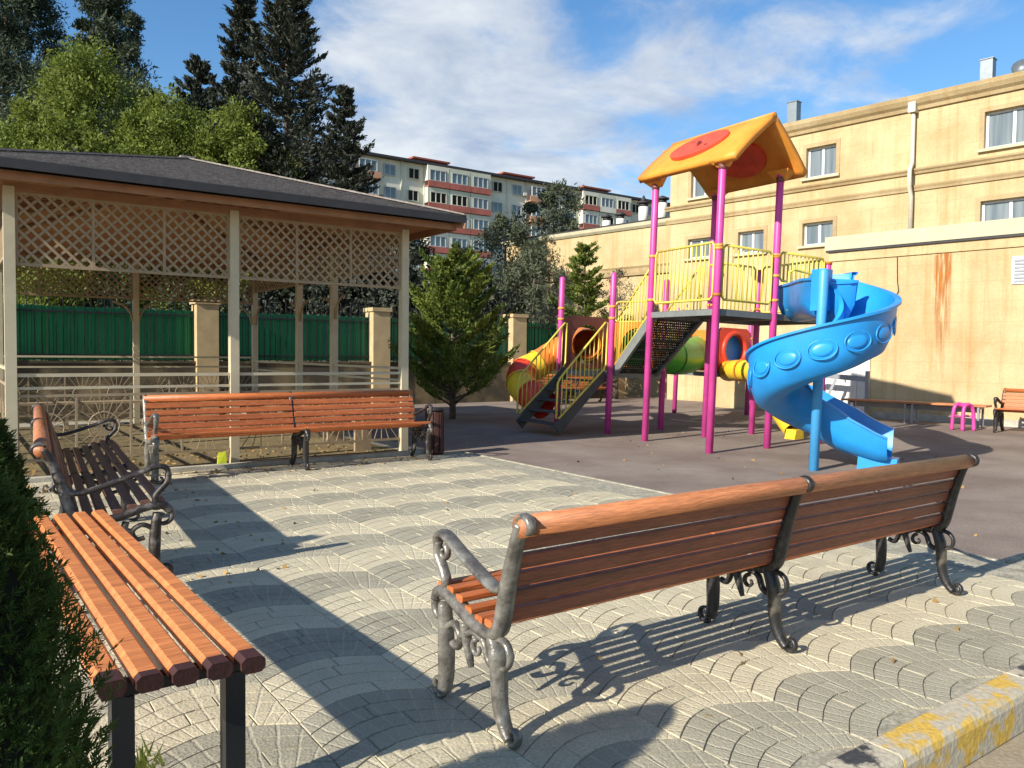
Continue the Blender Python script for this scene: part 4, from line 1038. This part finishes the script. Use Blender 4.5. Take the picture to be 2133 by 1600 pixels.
# thuja hedge in the left foreground: scale-leaf sprays on a dark core
def thuja(x, y, h, rad, label, sprays=2600, seed=1, z0=0.0, spray=.07, group='thuja shrubs by the benches', peak=.8):
    t = thing('thuja_shrub', label, 'shrub', (x, y, -.02), 0, group)
    n = sprays; th = rng.uniform(0, 2 * PI, n); f = rng.uniform(0.0, 1, n)
    prof = rad * np.clip(np.minimum(1, (1 - f) / (1 - .38)) ** peak * (.82 + .18 * np.minimum(1, f / .2)), .03, None)
    lump = 1 + .12 * np.sin(3 * th + 9 * f + seed) + .09 * np.sin(7 * th - 13 * f + seed * 2) + .07 * rng.normal(size=n)
    r_ = prof * lump * rng.uniform(.80, 1.04, n)
    base = np.stack([np.cos(th) * r_, np.sin(th) * r_, z0 + f * (h - z0)], 1)
    dirs = np.stack([np.cos(th) * .55, np.sin(th) * .55, np.full(n, .85)], 1) + .32 * rng.normal(size=(n, 3))
    dirs /= np.linalg.norm(dirs, axis=1, keepdims=True)
    side = np.cross(dirs, rng.normal(size=(n, 3))); side /= np.linalg.norm(side, axis=1, keepdims=True)
    P = []; D = []
    for k, (al, sd, ln) in enumerate([(0, 0, 1), (.30, .9, .7), (.30, -.9, .7), (.55, .8, .55), (.55, -.8, .55), (.8, .7, .4), (.8, -.7, .4), (1.05, 0, .5)]):
        dd = dirs * .8 + side * sd
        P.append(base + dirs * (al * spray) + dd * spray * ln * .35); D.append(dd)
    link('crown', leaf_mesh('crown', np.concatenate(P), spray * .62, .22, M_THUJA, np.concatenate(D), .12), t)
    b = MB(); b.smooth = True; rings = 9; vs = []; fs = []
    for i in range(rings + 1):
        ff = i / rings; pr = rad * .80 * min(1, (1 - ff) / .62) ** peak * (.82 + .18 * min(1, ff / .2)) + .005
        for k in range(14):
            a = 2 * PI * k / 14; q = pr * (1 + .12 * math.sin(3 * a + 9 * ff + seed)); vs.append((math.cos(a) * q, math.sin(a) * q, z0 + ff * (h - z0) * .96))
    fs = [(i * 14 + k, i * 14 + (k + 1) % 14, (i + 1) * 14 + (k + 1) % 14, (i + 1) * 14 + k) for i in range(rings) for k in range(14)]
    b.add(vs, fs); b.build('shade_core', M_CORE, t)  # solid hull coloured as the shade inside the shrub
    b = MB(); b.cyl((0, 0, -.1), (0, 0, h * .6), .03, 7); b.build('trunk', M_BARK, t)
    return t
x_, y_ = at(-150, 1.47); thuja(x_, y_, 1.27, .30, 'dark green thuja filling the lower left corner of the photo', 13000, 1, spray=.030, peak=.6)
x_, y_ = at(-60, 4.5); thuja(x_, y_, 1.12, .30, 'dark thuja beside the back of the shaded brown bench', 3000, 6, spray=.07)
# weeds at the hedge foot
wd = MB()
for i in range(46):
    a = random.uniform(0, 2 * PI); r_ = random.uniform(0, .10); x, y = .50 + r_ * math.cos(a), 2.86 + r_ * math.sin(a); h = random.uniform(.03, .09); d2 = random.uniform(-.04, .04); e2 = random.uniform(-.04, .04)
    wd.add([(x - .006, y, 0), (x + .006, y, 0), (x + d2, y + e2, h)], [(0, 1, 2)])
wo = wd.build('weeds', M_BRIGHT); wo['kind'] = 'stuff'; wo['label'] = 'tuft of weeds on the paving under the backless bench'; wo['category'] = 'weeds'

# ------------------------------------------------------------------ climbing structure (leans a little, as it stands)
PGO = Vector((10.0, 8.5, 0.0))
pg = thing('playground_tower', 'pink posted climbing tower with orange gable roof, blue spiral slide and tube slides', 'playground', PGO)
LEAN = Matrix.Rotation(.027, 4, Vector((.581, .814, 0)))
pg.matrix_world = Matrix.Translation(PGO) @ LEAN
LINV = (Matrix.Translation(PGO) @ LEAN).inverted()
def loc(px, py, d):
    w = Vector((0, 0, CAM_H)) + d * (_f + (px - 1066.5) / FPX * _cr + (800 - py) / FPX * _cu)
    return (LINV @ w) + PGO
def PB(): return MB(PGO)
A_, B_, C_, D_ = (9.50, 9.47), (9.16, 7.80), (10.44, 7.74), (10.89, 9.39)
E_, F_, G_, H_ = (9.78, 10.70), (9.72, 12.10), (11.10, 12.15), (11.2, 10.75)
J_, K_ = (11.75, 7.70), (12.1, 9.32)
I1, I2, I3, I4 = (14.65, 12.40), (15.86, 12.37), (15.9, 13.6), (14.7, 13.65)
def ppost(p, z, r=.056, cap=True):
    b = PB(); b.tube([(*p, -.2), (*p, z - .03), (*p, z)], [r, r, r * .7], 16); o = b.build('post', M_PINK, pg)
    return o
def clampring(p, z, r=.066):
    b = PB(); b.tube([(*p, z - .022), (*p, z + .022)], r, 14); b.build('clamp', M_CLAMP, pg)
for p in (A_, B_, C_, D_): ppost(p, 4.26)
for p in (E_, F_, G_, H_): ppost(p, 2.85 if p != G_ else 2.80)
for p in (J_, K_): ppost(p, 3.0)
for p in (I1, I2, I3, I4): ppost(p, 2.6)
def railing(p, q, z0, z1, z0q=None, z1q=None, pitch=.105, clamps=True, name='railing', inset=.10, r=.019):
    z0q = z0 if z0q is None else z0q; z1q = z1 if z1q is None else z1q
    P = Vector((*p, 0)); Q = Vector((*q, 0)); d = (Q - P); Ln = d.length; d.normalize()
    a = inset / Ln
    def pt(t, top): 
        v = P.lerp(Q, t); v.z = (z1 + (z1q - z1) * t) if top else (z0 + (z0q - z0) * t); return v
    b = PB()
    c = .05 / Ln
    ring = [pt(a + c, True), pt(1 - a - c, True), pt(1 - a, True) - Vector((0, 0, .05)), pt(1 - a, False) + Vector((0, 0, .05)), pt(1 - a - c, False), pt(a + c, False), pt(a, False) + Vector((0, 0, .05)), pt(a, True) - Vector((0, 0, .05)), pt(a + c, True)]
    b.tube(ring, r, 7)
    n = max(2, round(Ln * (1 - 2 * a) / pitch))
    for i in range(1, n):
        t = a + (1 - 2 * a) * i / n; b.tube([pt(t, False), pt(t, True)], .0105, 6)
    if clamps:
        for t0, t1 in ((0, a), (1 - a, 1)):
            for top in (True, False):
                o = Vector((0, 0, -.06 if top else .06)); b.tube([pt(t0, top) + o, pt(t1, top) + o], .013, 6)
    b.build(name, M_YELLOW, pg)
    if clamps:
        for pp, zz in ((p, z0 + .06), (p, z1 - .06), (q, z0q + .06), (q, z1q - .06)): clampring(pp, zz)
DZ = 2.10
def deck(pts, z, th=.09):
    b = PB(); b.prism(pts, 'z', z - .03, z); b.build('deck', M_DECK, pg)
    b = PB(); n = len(pts)
    for i in range(n): b.beam((*pts[i], z - .052), (*pts[(i + 1) % n], z - .052), .035, th)
    b.build('deck_edge', M_DECK_EDGE, pg)
deck([A_, B_, C_, D_], DZ); deck([(10.50, 7.74), J_, K_, (10.95, 9.39)], DZ)
deck([E_, F_, G_, H_], 1.05); deck([I1, I2, I3, I4], 1.05)
railing(A_, B_, 2.24, 3.08); railing(B_, C_, 2.24, 3.04); railing(D_, K_, 2.24, 3.06); railing(J_, K_, 2.24, 3.06); railing(C_, J_, 2.62, 3.06)
railing(G_, H_, 2.05, 2.45, pitch=.2)
railing(I2, I3, 1.2, 1.95); railing(I3, I4, 1.2, 1.95)
# gable roof
rf = [(9.85, 7.46, 4.97), (10.20, 9.78, 5.02)]
eL = [(8.99, 7.48, 4.27), (9.30, 9.72, 4.33)]; eR = [(10.68, 7.42, 4.27), (11.08, 9.64, 4.33)]
def roof_slope(e, name):
    b = PB(); b.smooth = True; n = 10; top = []; bot = []
    e0, e1, r0, r1 = Vector(e[0]), Vector(e[1]), Vector(rf[0]), Vector(rf[1])
    nr = (e1 - e0).cross(r0 - e0).normalized(); nr = nr if nr.z > 0 else -nr
    for i in range(n + 1):
        for j in range(n + 1):
            s, t = i / n, j / n
            p = (e0.lerp(e1, s)).lerp(r0.lerp(r1, s), t)
            # gable edges bow inwards a little, the eave droops, the middle swells
            bow = .10 * math.sin(PI * t) * (1 - abs(2 * s - 1)) * 1.0
            p += nr * (bow * .4 - .05 * (1 - t) ** 3)
            edge = max(abs(2 * s - 1), abs(2 * t - 1) if t < .5 else 0)
            lip = .035 if edge > .99 else (.02 if edge > .79 else 0)
            top.append(p + nr * .035); bot.append(p - nr * (.03 + lip))
    w = n + 1; off = len(top)
    fs = [(i * w + j, (i + 1) * w + j, (i + 1) * w + j + 1, i * w + j + 1) for i in range(n) for j in range(n)]
    fs += [tuple(off + k for k in f[::-1]) for f in fs]
    for i in range(n):
        fs += [(i * w, i * w + off, (i + 1) * w + off, (i + 1) * w), (i * w + n, (i + 1) * w + n, (i + 1) * w + n + off, i * w + n + off)]
        fs += [(i, i + 1, i + 1 + off, i + off), (n * w + i, n * w + i + off, n * w + i + 1 + off, n * w + i + 1)]
    b.add(top + bot, fs); o = b.build(name, M_ORANGE, pg)
    cen = (e0 + e1 + r0 + r1) / 4; ax = (e1 - e0).normalized(); ay = nr.cross(ax).normalized(); ay = ay if ay.z > 0 else -ay
    for side, zz in ((1, .076), (-1, -.042)):
        b = PB(); ring = []
        for k in range(28):
            a = 2 * PI * k / 28; ring.append(cen + ax * (.60 * math.cos(a)) + ay * (.37 * math.sin(a)) + nr * (zz + side * .012))
        rim = [v - nr * side * .05 for v in ring]
        b.add(ring + rim, [tuple(range(28))] + [(k, (k + 1) % 28, 28 + (k + 1) % 28, 28 + k) for k in range(28)]); dk = b.build('roof_disc', M_RED_MARK, o)
        if side > 0:
            b = PB()
            for (p0, p1, w_) in (((-.06, -.08), (.03, .08), .055), ((.03, .08), (.12, .10), .03), ((-.10, -.01), (.06, .02), .03), ((-.30, -.12), (-.22, -.09), .03), ((.20, .13), (.28, .15), .02)):
                b.beam(cen + ax * p0[0] + ay * p0[1] + nr * .0885, cen + ax * p1[0] + ay * p1[1] + nr * .0885, w_, .006, up=nr)
            b.build('roof_mark', M_DKRED, o)
roof_slope(eL, 'roof_slope'); roof_slope(eR, 'roof_slope')
b = PB(); b.tube([Vector(rf[0]) - Vector((0, .0, .0)), Vector(rf[1])], .05, 10); b.build('ridge_roll', M_ORANGE, pg)
for p in (A_, B_, C_, D_):
    b = PB(); b.tube([(*p, 4.12), (*p, 4.2)], [.062, .064], 12); b.build('post_socket', M_PURPLE, pg)
# hanging roof corner pieces at the posts
for p, dr_ in ((A_, 1), (B_, 1), (C_, -1), (D_, -1)):
    b = PB(); x, y = p
    b.add([(x - .09, y - .2, 4.25 if dr_ > 0 else 4.30), (x - .09, y + .2, 4.25 if dr_ > 0 else 4.30), (x + .0, y + .09, 4.16), (x + .0, y - .09, 4.16), (x + .09, y - .2, 4.38 if dr_ > 0 else 4.25), (x + .09, y + .2, 4.38 if dr_ > 0 else 4.25), (x + .06, y + .09, 4.16), (x + .06, y - .09, 4.16)],
          [(0, 1, 2, 3), (4, 7, 6, 5), (0, 3, 7, 4), (1, 5, 6, 2), (3, 2, 6, 7), (0, 4, 5, 1)]); b.build('roof_gusset', M_ORANGE, pg)

# stairs to the low platform
st0, st1 = Vector((8.62, 10.72, 0)), Vector((9.70, 10.74, 1.05)); wv = Vector((.0, 1.16, 0))
for k in (0, 1):
    b = PB(); b.beam(st0 + wv * k + Vector((0, .03 - .06 * k, .02)), st1 + wv * k + Vector((0, .03 - .06 * k, -.02)), .04, .2)
    b.build('stair_stringer', M_DECK, pg)
for i in range(5):
    f = (i + .6) / 5.4; p = st0.lerp(st1, f); b = PB(); b.box2((p.x - .13, p.y + .06, p.z - .03), (p.x + .13, p.y + 1.10, p.z)); b.build('stair_tread', M_DECK, pg)
for k in (0, 1):
    o = wv * k; p = st0 + o; q = st1 + o
    railing((p.x - .05, p.y), (q.x + .03, q.y), .16, .86, 1.16, 2.02, pitch=.10, clamps=False, inset=.02)
    clampring(E_ if k == 0 else F_, 2.03); clampring(E_ if k == 0 else F_, 2.24)
# arched panel with the tube mouth at the back of the low platform
def hole_panel(p, q, z0, z1, cz, r, m_, name='arch_panel', th=.05):
    P = Vector((*p, 0)); Q = Vector((*q, 0)); d = (Q - P).normalized(); nrm = Vector((-d.y, d.x, 0)); mid = (P + Q) / 2; hw_ = (Q - P).length / 2 - .07
    b = PB(); n = 28; inn = []; outr = []
    for k in range(n):
        a = 2 * PI * k / n; c, s_ = math.cos(a), math.sin(a)
        inn.append((r * c, cz + r * s_))
        tt = min(hw_ / max(abs(c), 1e-6), ((z1 - cz) if s_ > 0 else (cz - z0)) / max(abs(s_), 1e-6)); outr.append((tt * c, cz + tt * s_))
    vs = []
    for off in (-th / 2, th / 2):
        for ring in (inn, outr):
            vs += [mid + d * x + Vector((0, 0, z)) + nrm * off for x, z in ring]
    fs = []
    for k in range(n):
        k2 = (k + 1) % n
        fs += [(k, k2, n + k2, n + k), (2 * n + k, 3 * n + k, 3 * n + k2, 2 * n + k2), (k, 2 * n + k, 2 * n + k2, k2), (n + k, n + k2, 3 * n + k2, 3 * n + k)]
    b.add(vs, fs); return b.build(name, m_, pg)
hole_panel(F_, G_, 1.08, 2.12, 1.56, .40, M_PURPLE)
def tube_section(pts, r, m_, name='tube_slide_section', inner=True):
    b = PB(); P = spline(pts, 5)
    b.tube(P, r, 20, cap=False); 
    if inner: b.tube(P, r - .02, 20, cap=False)
    o = b.build(name, m_, pg)
    for e, e2 in ((0, 1), (-1, -2)):
        dv = (P[e] - P[e2]).normalized() * .03; b = PB(); b.tube([P[e] - dv, P[e] + dv * .3], r + .025, 20, cap=False); b.build('tube_flange', m_, pg)
    return o
path = [Vector((10.42, 12.1, 1.56)), loc(1205, 712, 17.0), loc(1160, 735, 17.1), loc(1118, 760, 16.9), loc(1090, 775, 16.7), loc(1085, 800, 16.3), loc(1105, 822, 15.9), loc(1135, 845, 15.6)]
full = spline(path, 6)
def seg_(a, c): 
    n = len(full) - 1; i0, i1 = int(a * n), int(c * n); return full[i0:i1 + 1]
for a, c, m_ in ((0, .44, M_ORG_PLASTIC), (.44, .58, M_YEL_PLASTIC), (.58, .72, M_RED), (.72, .88, M_YEL_PLASTIC), (.88, 1, M_RED)):
    b = PB(); P = seg_(a, c); b.tube(P, .30, 20, cap=False); b.tube(P, .28, 20, cap=False); o = b.build('tube_slide_section', m_, pg)
    b = PB(); dv = (P[1] - P[0]).normalized() * .025; b.tube([P[0] - dv, P[0] + dv], .325, 20, cap=False); b.build('tube_flange', m_, pg)
# net ramp between the platforms
def lerp2(p, q, t): return (p[0] + (q[0] - p[0]) * t, p[1] + (q[1] - p[1]) * t)
lo0, lo1 = Vector((*lerp2(E_, H_, .08), 1.05)), Vector((*lerp2(E_, H_, .85), 1.05)); hi0, hi1 = Vector((*lerp2(A_, D_, .08), 2.08)), Vector((*lerp2(A_, D_, .85), 2.08))
for p, q in ((lo0, hi0), (lo1, hi1)):
    b = PB(); b.beam(p, q, .05, .17); b.build('ramp_side', M_DECK_EDGE, pg)
b = PB(); nb_ = 26
for i in range(nb_ + 1):
    f = i / nb_; b.tube([lo0.lerp(hi0, f) - Vector((0, 0, .02)), lo1.lerp(hi1, f) - Vector((0, 0, .02))], .014, 6)
for i in range(1, 22):
    f = i / 22; b.tube([lo0.lerp(lo1, f) - Vector((0, 0, .02)), hi0.lerp(hi1, f) - Vector((0, 0, .02))], .012, 6)
b.build('ramp_net', M_BLACK, pg)
for i in range(6):
    f = (i + .5) / 6; p = lo0.lerp(hi0, f); q = lo1.lerp(hi1, f); b = PB(); b.beam(p, q, .16, .03); b.build('ramp_tread', M_DECK, pg)
for p, q in ((lo0, hi0), (lo1, hi1)):
    railing((p.x, p.y), (q.x, q.y), 1.18, 1.98, 2.24, 3.04, pitch=.10, clamps=False, inset=.04)
# orange panel and green crawl tube towards the rear platform
hole_panel(H_, G_, 1.08, 2.05, 1.52, .40, M_ORG_PLASTIC)
gp = [Vector((11.15, 11.45, 1.52)), Vector((12.3, 11.6, 1.38)), Vector((13.5, 12.2, 1.40)), Vector((14.66, 13.0, 1.52))]
for i in range(3):
    s = spline(gp, 6)[i * 6:i * 6 + 7]; b = PB(); b.tube(s, .37, 22, cap=False); b.tube(s, .35, 22, cap=False); b.build('crawl_tube_section', M_GREEN_PLASTIC, pg)
    b = PB(); dv = (s[1] - s[0]).normalized() * .03; b.tube([s[0] - dv, s[0] + dv], .40, 22, cap=False); b.build('tube_flange', M_GREEN_PLASTIC, pg)
hole_panel(I1, I4, 1.08, 2.05, 1.52, .40, M_ORG_PLASTIC)
# red arch with blue panel on the rear platform
hole_panel(I1, I2, 1.02, 2.12, 1.60, .36, M_RED, th=.10)
b = PB(); P = [Vector(((I1[0] + I2[0]) / 2 + .40 * math.cos(a), I1[1] - .06, 1.60 + .40 * math.sin(a))) for a in np.linspace(0, 2 * PI, 29)]; b.tube(P, .06, 10, cap=False); b.build('arch_ring', M_RED, pg)
b = PB(); b.box2((I1[0] + .1, I1[1] + .12, 1.08), (I2[0] - .1, I1[1] + .15, 2.1)); b.build('blue_panel', M_BLUE, pg)
# orange yellow tube slide from the rear platform
yp = [Vector((15.0, 12.3, 1.10)), loc(1545, 772, 17.8), loc(1580, 778, 17.0), loc(1602, 815, 15.9), loc(1630, 865, 14.8), loc(1652, 900, 14.1)]
s = spline(yp, 6); b = PB(); b.tube(s[:14], .24, 16, cap=False); b.build('tube_slide_section', M_YEL_PLASTIC, pg)
b = PB(); b.tube(s[13:], list(np.linspace(.23, .15, len(s) - 13)), 16, cap=False); b.build('tube_slide_section', M_YEL_PLASTIC, pg)
for i in (3, 7, 13, 19):
    b = PB(); dv = (s[i + 1] - s[i]).normalized() * .03; b.tube([s[i] - dv, s[i] + dv], .27 if i < 15 else .235, 16, cap=False); b.build('tube_flange', M_ORG_PLASTIC, pg)
e_ = loc(1655, 906, 13.9); b = PB(); b.prism([(e_.x - .16, -.05), (e_.x + .16, -.05), (e_.x + .10, .18), (e_.x - .10, .18)], 'y', e_.y - .1, e_.y + .1); b.build('slide_foot', M_YEL_PLASTIC, pg)

# blue spiral slide
SC = Vector((8.94, 5.92, 0)); SR = Vector((.548, -.837, 0)); SBk = Vector((.837, .548, 0)); RC = .53
def hel(th): return SC + SR * (RC * math.cos(th)) + SBk * (RC * math.sin(th))
path = [(Vector((10.98, 7.72, 0)), 2.62), (Vector((10.62, 7.25, 0)), 2.62)]
hth = np.radians(np.arange(84, -281, -12.0))
ctrl = [p for p, _ in path]; rim = [r for _, r in path]
for th in hth:
    ctrl.append(hel(th)); q = (math.radians(90) - th) / (PI / 2)
    rim.append(float(np.interp(q, [0, 1, 2, 3, 4, 4.2], [2.56, 2.14, 1.77, 1.37, .99, .90])))
last = hel(hth[-1]); tg = (hel(hth[-1] - .05) - last).normalized()
for k, (dd, rz_) in enumerate(((.28, .80), (.48, .68), (.68, .57), (.84, .50))):
    ctrl.append(last + tg * .0 + SR * dd + SBk * (-.03 * k)); rim.append(rz_)
pts3 = spline([Vector((p.x, p.y, r)) for p, r in zip(ctrl, rim)], 3)
def chute(bld, thick):
    prof_o = [(-.335, -.10), (-.31, -.10), (-.295, -.38), (-.22, -.54), (-.06, -.62), (.08, -.62), (.22, -.55), (.305, -.34), (.33, .0), (.37, .0)]
    prof_i = [(-.335, -.068), (-.28, -.068), (-.262, -.36), (-.20, -.505), (-.05, -.582), (.07, -.582), (.19, -.52), (.27, -.33), (.295, .03), (.37, .03)]
    ring = prof_o + prof_i[::-1]; nn = len(ring); vs = []; n = len(pts3)
    for i, p in enumerate(pts3):
        t = pts3[min(i + 1, n - 1)] - pts3[max(i - 1, 0)]; t.z = 0; t.normalize(); o = Vector((-t.y, t.x, 0))
        fade = min(1.0, max(0.0, (n - 1 - i) / 10)); hs_ = .62 + .38 * fade
        for a, h in ring:
            vs.append(p + o * a + Vector((0, 0, h * hs_ if h < 0 else h)))
    fs = []
    for i in range(n - 1):
        for k in range(nn):
            k2 = (k + 1) % nn; fs.append((i * nn + k, i * nn + k2, (i + 1) * nn + k2, (i + 1) * nn + k))
    fs += [tuple(range(nn)), tuple((n - 1) * nn + k for k in range(nn))]
    bld.smooth = True; bld.add(vs, fs)
b = PB(); chute(b, .03); ch = b.build('spiral_chute', M_BLUE, pg)
md = ch.modifiers.new('edge', 'EDGE_SPLIT'); md.split_angle = R(50)
b = PB()
for deg in range(20, -215, -27):
    th = R(deg); q = (90 - deg) / 90; rz_ = float(np.interp(q, [0, 1, 2, 3, 4], [2.56, 2.14, 1.77, 1.37, .99]))
    rad_ = SR * math.cos(th) + SBk * math.sin(th); tang = SR * math.sin(th) - SBk * math.cos(th)
    slope = -.40 / (PI / 2 * .94); tv = (tang + Vector((0, 0, slope))).normalized()
    c = SC + rad_ * (RC + .318) + Vector((0, 0, rz_ - .27)); upn = rad_.cross(tv).normalized()
    vs = []; fs = []
    for i in range(6):
        ph = PI / 2 * i / 5
        for k in range(18):
            a = 2 * PI * k / 18; vs.append(c + tv * (.125 * math.cos(ph) * math.cos(a)) + upn * (.080 * math.cos(ph) * math.sin(a)) + rad_ * (.022 * math.sin(ph) - .014))
    for i in range(5):
        for k in range(18): fs.append((i * 18 + k, i * 18 + (k + 1) % 18, (i + 1) * 18 + (k + 1) % 18, (i + 1) * 18 + k))
    b.smooth = True; b.add(vs, fs)
    P = [c + tv * (.165 * math.cos(a)) + upn * (.115 * math.sin(a)) + rad_ * (-.008) for a in np.linspace(0, 2 * PI, 23)]
    b.tube(P, .010, 5, cap=False)
b.build('moulded_bosses', M_BLUE, ch)
b = PB(); b.tube([(SC.x, SC.y, -.2), (SC.x, SC.y, 2.50), (SC.x, SC.y, 2.54)], [.062, .062, .045], 16); b.build('slide_pole', M_BLUE_PALE, pg)
# upright fin behind the pole and foot under the run-out
b = PB(); fx = SC + SBk * .10; b.box2((fx.x - .02, fx.y - .02, 2.02), (fx.x + .16, fx.y + .16, 2.55)); b.build('slide_fin', M_BLUE, pg)
e1 = SC + SR * .55 + SBk * .55; e2 = SC + SR * 1.0 + SBk * .47
b = PB(); b.beam(e1 + Vector((0, 0, .07)), e2 + Vector((0, 0, .05)), .34, .24); b.build('slide_foot', M_BLUE, pg)
b = PB(); mid_ = Vector((10.8, 7.45, 0))
b.tube([Vector((11.4, 7.6, 2.15)), Vector((11.4, 7.6, 2.75)), Vector((10.75, 7.62, 2.80)), Vector((10.62, 7.62, 2.75)), Vector((10.62, 7.62, 2.15))], .02, 7); b.build('slide_hoop', M_YELLOW, pg)

# ------------------------------------------------------------------ small things by the wall
t = thing('wall_bench', 'long brown plank bench with grey legs along the yellow wall', 'bench', (17.45, 7.55, -.03), R(7 + 90))
for i in range(3):
    b = MB(); b.beam((0, -.14 + i * .13, .455), (3.0, -.14 + i * .13, .455), .115, .04, cham=.006); b.build('slat', M_WOOD_TOP, t)
for x in (.15, 1.45, 1.6, 2.85):
    b = MB(); b.box2((x - .02, -.16, 0), (x + .02, -.12, .434)); b.box2((x - .02, .12, 0), (x + .02, .16, .434)); b.box2((x - .018, -.12, .39), (x + .018, .12, .43)); b.build('leg', M_STEEL, t)
b = MB(); b.box2((.2, -.155, .30), (2.8, -.125, .42)); b.build('apron', M_STEEL, t)
t = thing('pink_stool', 'small pink tubular stool standing before the wall bench', 'stool', (16.56, 7.64, -.03), R(-20))
for y in (-.13, .13):
    b = MB(); b.tube(spline([(-.14, y, 0), (-.13, y * .95, .30), (-.09, y * .9, .47), (0, y * .9, .52), (.09, y * .9, .47), (.13, y * .95, .30), (.14, y, 0)], 5), .036, 10); b.build('hoop', M_PINK, t)
b = MB(); b.tube([(0, -.13, .5), (0, .13, .5)], .05, 10); b.build('seat', M_PINK, t)
for x in (-.12, .12):
    b = MB(); b.tube([(x, -.13, .28), (x, .13, .28)], .02, 8); b.build('cross_bar', M_PINK, t)
fr0 = Vector((17.95, 10.55, 0))
t = thing('steel_frame', 'grey steel frame with slanting brace before the white door', 'frame', (17.35, 10.15, -.03), R(7))
b = MB(); b.box2((-.035, -.04, 0), (.035, .04, 1.12)); b.box2((-.03, 1.25, 0), (.03, 1.31, 1.05)); b.build('upright', M_STEEL, t)
b = MB(); b.beam((0, .04, .93), (0, 1.25, 1.0), .06, .12); b.build('top_bar', M_STEEL, t)
b = MB(); b.beam((0, .75, .90), (-.1, 1.12, .02), .05, .06); b.build('brace', M_STEEL, t)
bx, by = at(906, 11.0)
t = thing('litter_bin', 'dark brown litter bin at the right end of the gazebo bench', 'bin', (bx, by, -.012))
b = MB(); b.tube([(0, 0, 0), (0, 0, .62)], .12, 16); b.build('bucket', M_ENDCAP, t)
b = MB(); b.tube([(0, 0, .62), (0, 0, .66)], .135, 16); b.build('rim', M_BLACK, t)
for k in range(10):
    a = 2 * PI * k / 10; b = MB(); b.box((.125 * math.cos(a), .125 * math.sin(a), .32), (.012, .055, .56), rz=a); b.build('slat', M_ENDCAP, t)
bx, by = 2.70, 9.86
t = thing('packet', 'crumpled lime yellow packet on the ground under the gazebo bench', 'litter', (bx, by, 0))
b = MB(); b.add([(-.05, -.03, 0), (.06, -.035, 0), (.07, .03, .0), (-.045, .04, 0), (-.04, -.01, .17), (.05, -.02, .19), (.055, .015, .16), (-.03, .02, .18)], [(0, 1, 5, 4), (1, 2, 6, 5), (2, 3, 7, 6), (3, 0, 4, 7), (4, 5, 6, 7), (3, 2, 1, 0)])
b.build('wrapper', mat('lime packet', (.55, .62, .03), rough=.4), t)

# dry leaves blown against the gazebo and the left bench
lv = []
for i in range(700):
    u = random.uniform(-.3, 5.2); v = random.uniform(9.0, 11.6); lv.append((u, v, .004))
for i in range(90): lv.append((random.uniform(6, 14), random.uniform(3, 12), -.024))
for i in range(25): lv.append((random.uniform(2, 6), random.uniform(1.7, 8), .004))
for i in range(120): lv.append((random.uniform(.0, 2.0), random.uniform(4.8, 9.4), .004))
me = leaf_mesh('fallen_leaves', np.array(lv), .05, .6, mat('dry leaf', (.30, .18, .06), rough=.9, var=.5, scale=3), np.tile([[1, 0, 0]], (len(lv), 1)), .9)
me.vertices.foreach_get
o = link('fallen_leaves', me); o['kind'] = 'stuff'; o.scale = (1, 1, 1)
